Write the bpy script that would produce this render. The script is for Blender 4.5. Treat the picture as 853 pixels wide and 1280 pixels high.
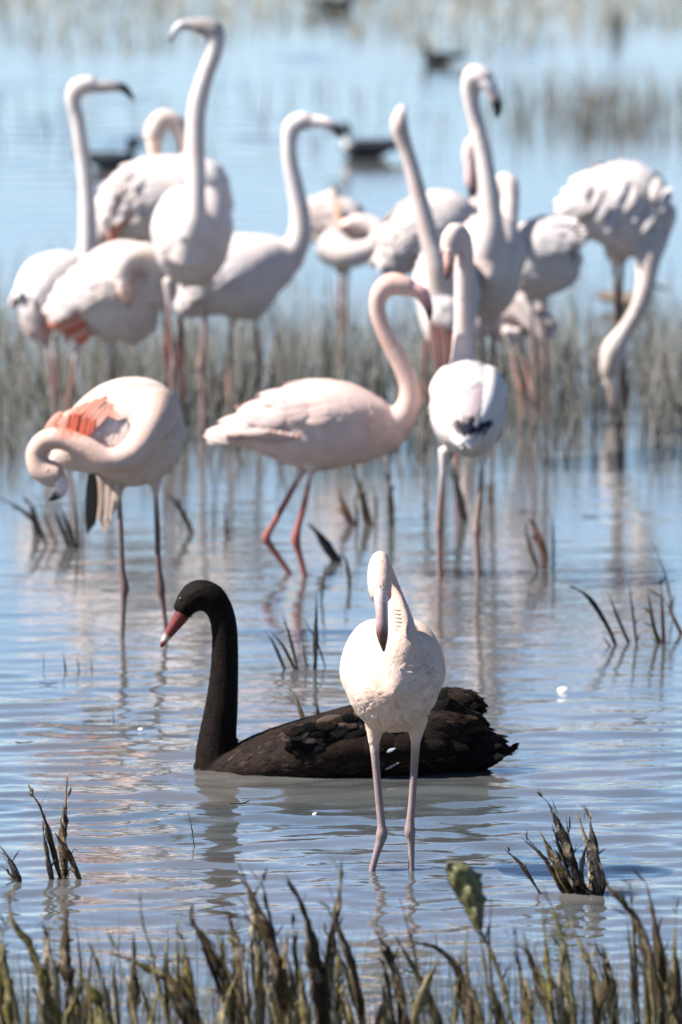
import bpy, bmesh, math, random
import numpy as np
from mathutils import Vector, Matrix

for o in list(bpy.data.objects):
    bpy.data.objects.remove(o)
scene = bpy.context.scene
R = math.radians
random.seed(7)
rng = np.random.default_rng(7)

# ------------------------------------------------------------------ camera
H = 4.0                      # camera height above the water
F = 16000.0                  # focal length in photograph pixels
PITCH = math.atan(1510.0 / F)
FWD = Vector((0, math.cos(PITCH), -math.sin(PITCH)))
UP = Vector((0, math.sin(PITCH), math.cos(PITCH)))
RIGHT = Vector((1, 0, 0))
EYE = Vector((0, 0, H))
cam_d = bpy.data.cameras.new('camera')
cam = bpy.data.objects.new('camera', cam_d)
scene.collection.objects.link(cam)
cam.location = EYE
cam.rotation_euler = (math.pi / 2 - PITCH, 0, 0)
cam_d.sensor_fit = 'VERTICAL'
cam_d.sensor_height = 36.0
cam_d.sensor_width = 36.0
cam_d.lens = 36.0 * F / 1280.0
cam_d.clip_start = 0.5
cam_d.clip_end = 6000
cam_d.dof.use_dof = True
cam_d.dof.focus_distance = 33.6
cam_d.dof.aperture_fstop = 450 / 82.0
scene.camera = cam

# ------------------------------------------------------------------ sky, sun, exposure
SUN_EL = R(48)
SUN_AZ = R(-97)              # from the left, measured from +Y (away from the camera)
world = bpy.data.worlds.new('World')
scene.world = world
world.use_nodes = True
nt = world.node_tree
nt.nodes.clear()
sky = nt.nodes.new('ShaderNodeTexSky')
sky.sky_type = 'NISHITA'
sky.sun_disc = False
sky.sun_elevation = SUN_EL
sky.sun_rotation = SUN_AZ
sky.air_density = 0.7
sky.dust_density = 0.1
sky.ozone_density = 3.0
bg = nt.nodes.new('ShaderNodeBackground')
bg.inputs[1].default_value = 0.068
wo = nt.nodes.new('ShaderNodeOutputWorld')
nt.links.new(sky.outputs[0], bg.inputs[0])
nt.links.new(bg.outputs[0], wo.inputs[0])
sd = bpy.data.lights.new('sun', 'SUN')
sd.energy = 5.0
sd.angle = R(0.5)
sd.color = (1.0, 0.95, 0.88)
sun = bpy.data.objects.new('sun', sd)
scene.collection.objects.link(sun)
sdir = Vector((math.sin(SUN_AZ) * math.cos(SUN_EL), math.cos(SUN_AZ) * math.cos(SUN_EL), math.sin(SUN_EL)))
sun.rotation_euler = sdir.to_track_quat('Z', 'Y').to_euler()
scene.view_settings.view_transform = 'Standard'
scene.view_settings.look = 'None'
scene.view_settings.exposure = 1.55
scene.view_settings.gamma = 1.0
scene.view_settings.use_curve_mapping = False
scene.render.resolution_x = 682
scene.render.resolution_y = 1024
scene.cycles.max_bounces = 6

# ------------------------------------------------------------------ pixel helpers
def ray(px, py):
    return FWD + RIGHT * ((px - 426.5) / F) - UP * ((py - 640.0) / F)

def at(px, py, D):                 # point on the photo ray whose distance along +Y is D
    r = ray(px, py)
    return EYE + r * (D / r.y)

def ground(px, py):                # where the photo ray meets the water
    r = ray(px, py)
    return EYE + r * (-H / r.z)

def mpp(D):                        # metres per photo pixel at distance D
    return D / F

# ------------------------------------------------------------------ object helpers
COL = scene.collection
def tag(o, label=None, cat=None, group=None, kind=None):
    if label: o['label'] = label
    if cat: o['category'] = cat
    if group: o['group'] = group
    if kind: o['kind'] = kind
    return o

def empty(name, loc):
    o = bpy.data.objects.new(name, None)
    o.location = loc
    o.empty_display_size = 0.1
    COL.objects.link(o)
    return o

def mesh_obj(name, verts, faces, mat, parent=None, cols=None, smooth=True, kind=None):
    me = bpy.data.meshes.new(name)
    me.from_pydata([tuple(v) for v in verts], [], faces)
    if smooth:
        me.polygons.foreach_set('use_smooth', [True] * len(me.polygons))
    if cols is not None:
        a = me.color_attributes.new('Col', 'FLOAT_COLOR', 'POINT')
        c = np.ones((len(verts), 4), dtype=np.float32)
        c[:, :3] = np.asarray(cols, dtype=np.float32)
        a.data.foreach_set('color', c.ravel())
    me.materials.append(mat)
    o = bpy.data.objects.new(name, me)
    COL.objects.link(o)
    if parent: o.parent = parent
    if kind: o['kind'] = kind
    return o

# ------------------------------------------------------------------ materials
def new_mat(name):
    m = bpy.data.materials.new(name)
    m.use_nodes = True
    n = m.node_tree
    n.nodes.clear()
    out = n.nodes.new('ShaderNodeOutputMaterial')
    p = n.nodes.new('ShaderNodeBsdfPrincipled')
    n.links.new(p.outputs[0], out.inputs[0])
    return m, n, p, out

def col_mat(name, rough, nscale, namp, bump=0.0, bscale=200.0, spec=0.3, stretch=None, sheen=0.0, tone=1.0, stain=False):
    m, n, p, out = new_mat(name)
    L = n.links.new
    at_ = n.nodes.new('ShaderNodeAttribute'); at_.attribute_name = 'Col'
    tc = n.nodes.new('ShaderNodeTexCoord')
    src = tc.outputs['Object']
    if stretch:
        mp = n.nodes.new('ShaderNodeMapping'); mp.inputs['Scale'].default_value = stretch
        L(src, mp.inputs[0]); src = mp.outputs[0]
    nz = n.nodes.new('ShaderNodeTexNoise'); nz.inputs['Scale'].default_value = nscale
    nz.inputs['Detail'].default_value = 5
    L(src, nz.inputs['Vector'])
    mr = n.nodes.new('ShaderNodeMapRange')
    mr.inputs[1].default_value = 0.3; mr.inputs[2].default_value = 0.7
    mr.inputs[3].default_value = tone * (1 - namp); mr.inputs[4].default_value = tone * (1 + namp * 0.35)
    L(nz.outputs[0], mr.inputs[0])
    mx = n.nodes.new('ShaderNodeVectorMath'); mx.operation = 'SCALE'
    mx.label = 'tone'
    L(at_.outputs['Color'], mx.inputs[0]); L(mr.outputs[0], mx.inputs['Scale'])
    colour = mx.outputs[0]
    if stain:                                   # faint tan mud and oil staining on the white plumage
        ns = n.nodes.new('ShaderNodeTexNoise'); ns.inputs['Scale'].default_value = 9.0; ns.inputs['Detail'].default_value = 6
        ns.inputs['Roughness'].default_value = 0.65
        L(src, ns.inputs['Vector'])
        ms = n.nodes.new('ShaderNodeMapRange'); ms.inputs[1].default_value = 0.42; ms.inputs[2].default_value = 0.72
        ms.inputs[3].default_value = 0.0; ms.inputs[4].default_value = 0.75
        L(ns.outputs[0], ms.inputs[0])
        mm = n.nodes.new('ShaderNodeMix'); mm.data_type = 'RGBA'; mm.blend_type = 'MULTIPLY'
        mm.inputs[7].default_value = (0.95, 0.80, 0.70, 1)
        L(ms.outputs[0], mm.inputs[0]); L(colour, mm.inputs[6]); colour = mm.outputs[2]
    L(colour, p.inputs['Base Color'])
    p.inputs['Roughness'].default_value = rough
    p.inputs['Specular IOR Level'].default_value = spec
    if sheen:
        p.inputs['Sheen Weight'].default_value = sheen
        p.inputs['Sheen Roughness'].default_value = 0.5
    if bump:
        nb = n.nodes.new('ShaderNodeTexNoise'); nb.inputs['Scale'].default_value = bscale
        nb.inputs['Detail'].default_value = 4
        L(src, nb.inputs['Vector'])
        b = n.nodes.new('ShaderNodeBump'); b.inputs['Strength'].default_value = bump
        b.inputs['Distance'].default_value = 0.004
        L(nb.outputs[0], b.inputs['Height']); L(b.outputs[0], p.inputs['Normal'])
    return m

M_FEATHER = col_mat('feather', 0.75, 14, 0.12, 0.35, 120, 0.2, tone=0.64, stain=True)
M_DARK = col_mat('dark_feather', 0.7, 40, 0.45, 0.5, 160, 0.05)
M_HORN = col_mat('horn', 0.38, 60, 0.25, 0.15, 200, 0.45)
M_REED = col_mat('reed', 0.65, 70, 0.75, 1.0, 180, 0.22)
M_STEM = col_mat('stem', 0.8, 30, 0.3, 0.0, 200, 0.2)

def eye_mat():
    m, n, p, out = new_mat('eye')
    p.inputs['Base Color'].default_value = (0.55, 0.42, 0.06, 1)
    p.inputs['Roughness'].default_value = 0.15
    tc = n.nodes.new('ShaderNodeTexCoord')
    g = n.nodes.new('ShaderNodeTexNoise'); g.inputs['Scale'].default_value = 300
    r = n.nodes.new('ShaderNodeMix'); r.data_type = 'RGBA'
    r.inputs[6].default_value = (0.10, 0.06, 0.03, 1); r.inputs[7].default_value = (0.35, 0.26, 0.14, 1)
    n.links.new(tc.outputs['Object'], g.inputs['Vector'])
    n.links.new(g.outputs[0], r.inputs[0]); n.links.new(r.outputs[2], p.inputs['Base Color'])
    return m
M_EYE = eye_mat()

def water_mat():
    m, n, p, out = new_mat('water')
    L = n.links.new
    geo = n.nodes.new('ShaderNodeNewGeometry')
    # murky, silt-laden water: brown body colour with drifting silt patches
    nz = n.nodes.new('ShaderNodeTexNoise'); nz.inputs['Scale'].default_value = 0.9
    nz.inputs['Detail'].default_value = 3
    mpc = n.nodes.new('ShaderNodeMapping'); mpc.inputs['Scale'].default_value = (1.4, 1.0, 1)
    L(geo.outputs['Position'], mpc.inputs[0]); L(mpc.outputs[0], nz.inputs['Vector'])
    cr = n.nodes.new('ShaderNodeValToRGB')
    cr.color_ramp.elements[0].position = 0.35; cr.color_ramp.elements[0].color = (0.050, 0.060, 0.064, 1)
    cr.color_ramp.elements[1].position = 0.68; cr.color_ramp.elements[1].color = (0.088, 0.079, 0.072, 1)
    L(nz.outputs[0], cr.inputs[0]); L(cr.outputs[0], p.inputs['Base Color'])
    p.inputs['Roughness'].default_value = 0.05
    p.inputs['IOR'].default_value = 1.42
    # only the finest capillary ripple is bump; the waves themselves are geometry
    mp = n.nodes.new('ShaderNodeMapping'); mp.inputs['Scale'].default_value = (0.6, 1.0, 1)
    t = n.nodes.new('ShaderNodeTexNoise'); t.inputs['Scale'].default_value = 24.0
    t.inputs['Detail'].default_value = 2.0
    L(geo.outputs['Position'], mp.inputs[0]); L(mp.outputs[0], t.inputs['Vector'])
    bp = n.nodes.new('ShaderNodeBump'); bp.inputs['Strength'].default_value = 1.0
    bp.inputs['Distance'].default_value = 0.0011
    L(t.outputs[0], bp.inputs['Height']); L(bp.outputs[0], p.inputs['Normal'])
    return m
M_WATER = water_mat()

# ------------------------------------------------------------------ setting: the shallow lagoon
def build_water():
    r = np.random.default_rng(21)
    ys = [27.0]
    while ys[-1] < 84: ys.append(ys[-1] + 0.016 * (ys[-1] / 30) ** 1.5)
    ys = np.array(ys); xs = np.linspace(-4.5, 4.5, 271)
    X, Y = np.meshgrid(xs, ys)
    Z = np.zeros_like(X)
    for _ in range(70):                       # wind waves running towards the camera, spread in direction
        lam = math.exp(r.uniform(math.log(0.09), math.log(0.6)))
        th = r.normal(0, 0.55); k = 2 * math.pi / lam
        amp = 0.00046 * (lam / 0.3) ** 0.6 * r.uniform(0.5, 1.3)
        fade = np.clip((lam / (0.06 * (Y / 30) ** 1.5)) - 1, 0, 1)      # waves the mesh cannot carry are dropped
        Z += amp * fade * np.sin(k * (X * math.sin(th) + Y * math.cos(th)) + r.uniform(0, 6.28))
    gust = np.zeros_like(X)
    for _ in range(10):
        kx, ky = r.normal(0, 1.3), r.normal(0, 0.9)
        gust += np.sin(kx * X + ky * Y + r.uniform(0, 6.28))
    gust = 1 + 0.16 * gust
    wind = np.interp(Y, (27, 33, 36, 38.5, 41, 50, 58, 61, 66, 84), (1.0, 0.9, 0.6, 0.28, 0.16, 0.18, 0.2, 0.6, 0.6, 0.4))
    edge = np.clip((4.5 - np.abs(X)) / 0.6, 0, 1) * np.clip((Y - 27) / 0.5, 0, 1) * np.clip((84 - Y) / 3, 0, 1)
    Z *= np.clip(gust, 0.35, 1.7) * wind * edge
    print('water slope rms near', np.gradient(Z[:200], axis=0).std() / 0.016)
    for (px, py, a) in ((466, 1090, 1.6), (514, 1090, 1.6), (153, 803, 1.2), (208, 793, 1.2), (365, 721, 1.4), (381, 719, 1.4), (550, 726, 1.2), (598, 726, 1.2), (250, 966, 2.0)):
        g = ground(px, py); d = np.hypot(X - g.x, Y - g.y)      # rings where the legs and the swan's breast break the surface
        Z += a * 0.0016 * np.cos(d * 2 * math.pi / 0.085) * np.exp(-d / 0.16) * (d < 1.2)
    ny, nx = X.shape
    V = list(np.stack([X, Y, Z], -1).reshape(-1, 3))
    idx = np.arange(ny * nx).reshape(ny, nx)
    Fc = np.stack([idx[:-1, :-1], idx[:-1, 1:], idx[1:, 1:], idx[1:, :-1]], -1).reshape(-1, 4).tolist()
    x0, x1, y0, y1 = -4.5, 4.5, 27.0, float(ys[-1]); o = len(V)
    V += [np.array(p, dtype=float) for p in ((-1500, -20, 0), (1500, -20, 0), (1500, 3000, 0), (-1500, 3000, 0), (-1500, y0, 0), (1500, y0, 0), (1500, y1, 0), (-1500, y1, 0), (x0, y0, 0), (x1, y0, 0), (x1, y1, 0), (x0, y1, 0))]
    Fc += [[o, o + 1, o + 5, o + 4], [o + 7, o + 6, o + 2, o + 3], [o + 4, o + 8, o + 11, o + 7], [o + 9, o + 5, o + 6, o + 10]]
    return mesh_obj('water', V, Fc, M_WATER)
water = build_water()
tag(water, kind='structure')

# ------------------------------------------------------------------ lofts
def catmull(P, sub):
    P = np.asarray(P, dtype=float)
    n = len(P)
    ext = np.vstack([2 * P[0] - P[1], P, 2 * P[-1] - P[-2]])
    out = []
    for i in range(n - 1):
        p0, p1, p2, p3 = ext[i], ext[i + 1], ext[i + 2], ext[i + 3]
        for k in range(sub):
            t = k / sub
            out.append(0.5 * ((2 * p1) + (-p0 + p2) * t + (2 * p0 - 5 * p1 + 4 * p2 - p3) * t * t + (-p0 + 3 * p1 - 3 * p2 + p3) * t ** 3))
    out.append(P[-1])
    return np.array(out)

def nrm(v):
    return v / (np.linalg.norm(v) + 1e-12)

def frames(C, mode):
    n = len(C)
    T = np.gradient(C, axis=0)
    T = T / (np.linalg.norm(T, axis=1, keepdims=True) + 1e-12)
    S = np.zeros_like(C); U = np.zeros_like(C)
    if mode == 'up':
        for i in range(n):
            s = np.cross(T[i], (0, 0, 1.0))
            S[i] = nrm(s); U[i] = np.cross(S[i], T[i])
    else:
        s = np.cross(T[0], (0.3, 1.0, 0.2)); s = nrm(s)
        for i in range(n):
            s = nrm(s - T[i] * np.dot(s, T[i]))
            S[i] = s; U[i] = np.cross(s, T[i])
    return T, S, U

class Loft:
    """tube of elliptical rings through (x,y,z,w,h) rows"""
    def __init__(self, rows, mode='pt', sub=6, seg=18, cols=None, kind='torso', flow=1):
        rows = np.asarray(rows, dtype=float)
        X = catmull(rows, sub)
        X[:, 3:] = np.maximum(X[:, 3:], 0.0008)
        self.C, self.w, self.h = X[:, :3], X[:, 3], X[:, 4]
        self.T, self.S, self.U = frames(self.C, mode)
        self.seg = seg
        self.kind = kind; self.flow = flow
        c = np.asarray(cols, dtype=float)
        self.col = np.stack([np.interp(np.linspace(0, len(c) - 1, len(X)), np.arange(len(c)), c[:, k]) for k in range(3)], 1)
    def mesh(self):
        n, s = len(self.C), self.seg
        V = []; Fc = []
        for i in range(n):
            for k in range(s):
                a = 2 * math.pi * k / s
                V.append(self.C[i] + self.S[i] * (self.w[i] * math.cos(a)) + self.U[i] * (self.h[i] * math.sin(a)))
        for i in range(n - 1):
            for k in range(s):
                k2 = (k + 1) % s
                Fc.append((i * s + k, i * s + k2, (i + 1) * s + k2, (i + 1) * s + k))
        a = len(V); V.append(self.C[0] - self.T[0] * self.w[0] * 0.5)
        b = len(V); V.append(self.C[-1] + self.T[-1] * self.w[-1] * 0.5)
        for k in range(s):
            k2 = (k + 1) % s
            Fc.append((a, k2, k)); Fc.append((b, (n - 1) * s + k, (n - 1) * s + k2))
        vc = np.vstack([np.repeat(self.col, s, axis=0), self.col[:1], self.col[-1:]])
        return V, Fc, vc
    def at(self, u, phi):
        """surface point, outward normal, direction along the loft at u (0..1), angle phi from the top"""
        x = u * (len(self.C) - 1); i = min(int(x), len(self.C) - 2); f = x - i
        L = lambda A: A[i] * (1 - f) + A[i + 1] * f
        c, t, s, up, w, h = L(self.C), nrm(L(self.T)), nrm(L(self.S)), nrm(L(self.U)), L(self.w), L(self.h)
        p = c + up * h * math.cos(phi) + s * w * math.sin(phi)
        n = nrm(up * math.cos(phi) / max(h, 1e-3) + s * math.sin(phi) / max(w, 1e-3))
        return p, n, t

class Bag:                                    # collects vertices, faces and colours
    def __init__(self): self.v = []; self.f = []; self.c = []
    def add(self, V, Fc, C):
        o = len(self.v)
        self.v += [np.asarray(x) for x in V]
        self.f += [tuple(i + o for i in q) for q in Fc]
        C = np.asarray(C, dtype=float)
        if C.ndim == 1: C = np.repeat(C[None], len(V), axis=0)
        self.c += list(C)
    def build(self, name, mat, parent=None, origin=None, kind=None, smooth=True):
        V = np.array(self.v)
        if origin is not None: V = V - np.asarray(origin)
        return mesh_obj(name, V, self.f, mat, parent, np.array(self.c), smooth, kind)

def feather(bag, p, d, n, length, width, col, lift=0.05, droop=0.0, seg=3, tipcol=None):
    """one curved vane: p root, d direction, n outward normal"""
    d = nrm(d); n = nrm(n - d * np.dot(n, d)); s = np.cross(d, n)
    prof = {3: (0.55, 1.0, 0.8, 0.0), 5: (0.4, 0.85, 1.0, 0.92, 0.6, 0.0)}[seg]
    V = []; Fc = []; C = []
    for i in range(seg + 1):
        t = i / seg
        c = p + d * (length * t) + n * (lift * length * t - droop * length * t * t)
        hw = width * 0.5 * prof[i]
        cc = col if tipcol is None else np.asarray(col) * (1 - t * t) + np.asarray(tipcol) * t * t
        if i == seg:
            V.append(c); C.append(cc)
        else:
            V += [c - s * hw - n * hw * 0.25, c + n * hw * 0.12, c + s * hw - n * hw * 0.25]; C += [cc] * 3
    for i in range(seg - 1):
        a = i * 3
        Fc += [(a, a + 1, a + 4, a + 3), (a + 1, a + 2, a + 5, a + 4)]
    a = (seg - 1) * 3; e = len(V) - 1
    Fc += [(a, a + 1, e), (a + 1, a + 2, e)]
    bag.add(V, Fc, C)

def remesh(V, Fc, voxel, smooth_it):
    me = bpy.data.meshes.new('tmp'); me.from_pydata([tuple(v) for v in V], [], Fc)
    o = bpy.data.objects.new('tmp', me); COL.objects.link(o)
    m = o.modifiers.new('r', 'REMESH'); m.mode = 'VOXEL'; m.voxel_size = voxel
    s = o.modifiers.new('s', 'SMOOTH'); s.factor = 0.5; s.iterations = smooth_it
    dg = bpy.context.evaluated_depsgraph_get()
    ev = o.evaluated_get(dg); em = ev.to_mesh()
    nv = len(em.vertices); co = np.empty(nv * 3); em.vertices.foreach_get('co', co)
    faces = [tuple(p.vertices) for p in em.polygons]
    ev.to_mesh_clear()
    bpy.data.objects.remove(o); bpy.data.meshes.remove(me)
    return co.reshape(-1, 3), faces

def union(VA, FA, VB, FB):
    """weld tube B onto body A; falls back to a plain join"""
    def mk(V, Fc):
        me = bpy.data.meshes.new('t'); me.from_pydata([tuple(v) for v in V], [], Fc)
        bm = bmesh.new(); bm.from_mesh(me); bmesh.ops.recalc_face_normals(bm, faces=bm.faces); bm.to_mesh(me); bm.free()
        o = bpy.data.objects.new('t', me); COL.objects.link(o); return o
    a, b = mk(VA, FA), mk(VB, FB)
    try:
        m = a.modifiers.new('b', 'BOOLEAN'); m.operation = 'UNION'; m.object = b; m.solver = 'MANIFOLD'
        dg = bpy.context.evaluated_depsgraph_get()
        ev = a.evaluated_get(dg); em = ev.to_mesh()
        co = np.empty(len(em.vertices) * 3); em.vertices.foreach_get('co', co)
        faces = [tuple(p.vertices) for p in em.polygons]
        ev.to_mesh_clear()
        ok = len(co) // 3 > len(VA) + len(VB) * 0.5
    except Exception:
        ok = False
    for o in (a, b):
        me = o.data; bpy.data.objects.remove(o); bpy.data.meshes.remove(me)
    if ok: return co.reshape(-1, 3), faces
    n = len(VA)
    return np.vstack([VA, np.array(VB)]), list(FA) + [tuple(i + n for i in q) for q in FB]

WHITE = (0.82, 0.755, 0.735)
PINKW = (0.80, 0.66, 0.62)
PEACH = (0.78, 0.55, 0.44)
CORAL = (0.80, 0.18, 0.11)
BLACK = (0.0035, 0.0035, 0.004)
BILLP = (0.66, 0.44, 0.40)
LEGP = (0.34, 0.17, 0.15)
LEGG = (0.30, 0.21, 0.19)
LEGR = (0.38, 0.12, 0.10)
GREY = (0.36, 0.33, 0.32)

def surface_parts(root, O, lofts, legs, voxel, smooth_it, mat, nfeather, flen, fw, legcolor, feather_mat=None, lift=0.05, fvar=0.08, seed=0, marks=()):
    """one continuous body (torso, neck, head, legs) and its contour feathers"""
    r = np.random.default_rng(seed)
    V = []; Fc = []
    for l in lofts:
        v, f, _ = l.mesh(); o = len(V); V += v; Fc += [tuple(i + o for i in q) for q in f]
    V, Fc = remesh(V, Fc, voxel, smooth_it)
    nb = len(V)
    for l in legs:
        v, f, _ = l.mesh()
        V, Fc = union(V, Fc, v, f)
    V = np.asarray(V)
    allo = lofts + legs
    SC = np.vstack([l.C for l in allo]); SR = np.concatenate([np.sqrt(l.w * l.h) for l in allo])
    SCOL = np.vstack([l.col for l in allo]); SD = np.vstack([l.T * l.flow for l in allo])
    SK = np.concatenate([np.full(len(l.C), {'torso': 0, 'neck': 1, 'head': 2, 'leg': 3}[l.kind]) for l in allo])
    cols = np.empty((len(V), 3)); kd = np.empty(len(V), int); flow = np.empty((len(V), 3))
    for a in range(0, len(V), 4000):
        d = np.linalg.norm(V[a:a + 4000, None] - SC[None], axis=2) / np.maximum(SR, 0.004)[None]
        j = d.argmin(1); dm = d.min(1, keepdims=True)
        w = np.exp(-(d - dm) * 9.0); w /= w.sum(1, keepdims=True)
        cols[a:a + 4000] = w @ SCOL; flow[a:a + 4000] = w @ SD; kd[a:a + 4000] = SK[j]
    for c0, rad, cm in marks:                    # coloured patches of the plumage itself
        q = np.linalg.norm((V - c0) / rad, axis=1) + 0.10 * np.sin(V[:, 0] * 260 + V[:, 2] * 90) * np.sin(V[:, 2] * 210)
        w = np.clip((1.15 - q) / 0.3, 0, 1)[:, None]; w[kd == 3] = 0
        cols = cols * (1 - w) + cm * w
    body = mesh_obj('body', V - O, Fc, mat, root, cols)
    if nfeather:
        tri = [(f[0], f[k], f[k + 1]) for f in Fc for k in range(1, len(f) - 1)]
        tri = np.array(tri)
        A, B, C = V[tri[:, 0]], V[tri[:, 1]], V[tri[:, 2]]
        nn = np.cross(B - A, C - A); ar = np.linalg.norm(nn, axis=1) + 1e-15
        wgt = ar.copy(); k = kd[tri[:, 0]]
        wgt[k == 3] = 0; wgt[k == 2] *= 2.0; wgt[k == 1] *= 3.0
        idx = r.choice(len(tri), nfeather, p=wgt / wgt.sum())
        bag = Bag()
        for i in idx:
            u, v = r.random(2)
            if u + v > 1: u, v = 1 - u, 1 - v
            p = A[i] + (B[i] - A[i]) * u + (C[i] - A[i]) * v
            n = nn[i] / ar[i]
            fl = flow[tri[i, 0]] + r.normal(0, 0.18, 3); fl = fl - n * np.dot(fl, n)
            if np.linalg.norm(fl) < 0.15: continue
            sc = (1.0, 0.42, 0.3, 0)[k[i]] * r.uniform(0.75, 1.25)
            c = cols[tri[i, 0]] * (1 + r.normal(0, fvar))
            feather(bag, p - n * 0.0006, fl, n, flen * sc, fw * sc, np.clip(c, 0.005, 0.95), lift * r.uniform(0.3, 1.4), lift * 0.8)
        bag.build('plumage', feather_mat or mat, root, O, kind='stuff')
    return body

def wing(root, O, torso, side, col, tip, mat, r, u0=0.2, rows=9, top=0.25, bot=1.75, flen=0.055, reach=0.07, lift=0.015, flight=None, pad=0.012, scales=True):
    bag = Bag()
    NU, NP = 22, 14                            # folded wing: a smooth raised pad on the flank
    uc, pc = (u0 + 0.86) / 2, (top + bot) / 2; du, dp = (0.86 - u0) / 2, (bot - top) / 2
    def off(u, phi):
        q = 1 - ((u - uc) / du) ** 2 - ((phi - pc) / dp) ** 2
        return pad * min(1.0, max(-0.35, q * 1.6))
    V = []; C = []; Fc = []
    for i in range(NU + 1):
        for k in range(NP + 1):
            u = uc + du * (2 * i / NU - 1); phi = pc + dp * (2 * k / NP - 1)
            p, n, d = torso.at(u, phi * side); V.append(p + n * off(u, phi))
            t = i / NU; C.append(np.asarray(col) * (1 - t * 0.5) + np.asarray(tip) * t * 0.5)
    for i in range(NU):
        for k in range(NP):
            a = i * (NP + 1) + k; q = (a, a + 1, a + NP + 2, a + NP + 1)
            Fc.append(q if side > 0 else q[::-1])
    bag.add(V, Fc, C)
    for i in range(rows if scales else 0):
        t = i / (rows - 1)
        u = u0 + (0.78 - u0) * t
        m = 12
        for k in range(m):
            phi = top + (bot - 0.35 * t - top) * (k + 0.5 * (i % 2) + 0.2) / (m + .6)
            p, n, d = torso.at(u + r.normal(0, 0.008), phi * side)
            dd = d + np.array((0, 0, -0.10)) + r.normal(0, 0.06, 3)
            c = np.asarray(col) * (1 - t * 0.5) + np.asarray(tip) * t * 0.5
            c = np.clip(c * (1 + r.normal(0, 0.05)), 0, 0.92)
            L = flen * (0.7 + 0.9 * t) * r.uniform(0.85, 1.15)
            feather(bag, p + n * (off(u, phi) + 0.001), dd, n, L, L * 0.5, c, lift * r.uniform(0.4, 1.3), lift + 0.03, 5)
    for k in range(10 if reach > .05 else 0):  # long tertials closing over the tail
        phi = (0.15 + 1.2 * k / 10) * side
        p, n, d = torso.at(0.66 + 0.012 * (k % 3), phi)
        c = np.clip(np.asarray(flight if flight is not None and k > 5 else tip) * (1 + r.normal(0, 0.06)), 0, 0.92)
        feather(bag, p + n * 0.01, d + np.array((0, 0, -0.12)) + r.normal(0, 0.04, 3), n, reach * r.uniform(0.8, 1.2), 0.035, c, 0.03, 0.08, 5)
    return bag.build('wing', mat, root, O)

def make_eye(root, O, p, rad):
    bm = bmesh.new(); bmesh.ops.create_icosphere(bm, subdivisions=2, radius=rad)
    V = [np.array(v.co) + p - O for v in bm.verts]; Fc = [tuple(v.index for v in f.verts) for f in bm.faces]; bm.free()
    return mesh_obj('eye', V, Fc, M_EYE, root)

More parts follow.
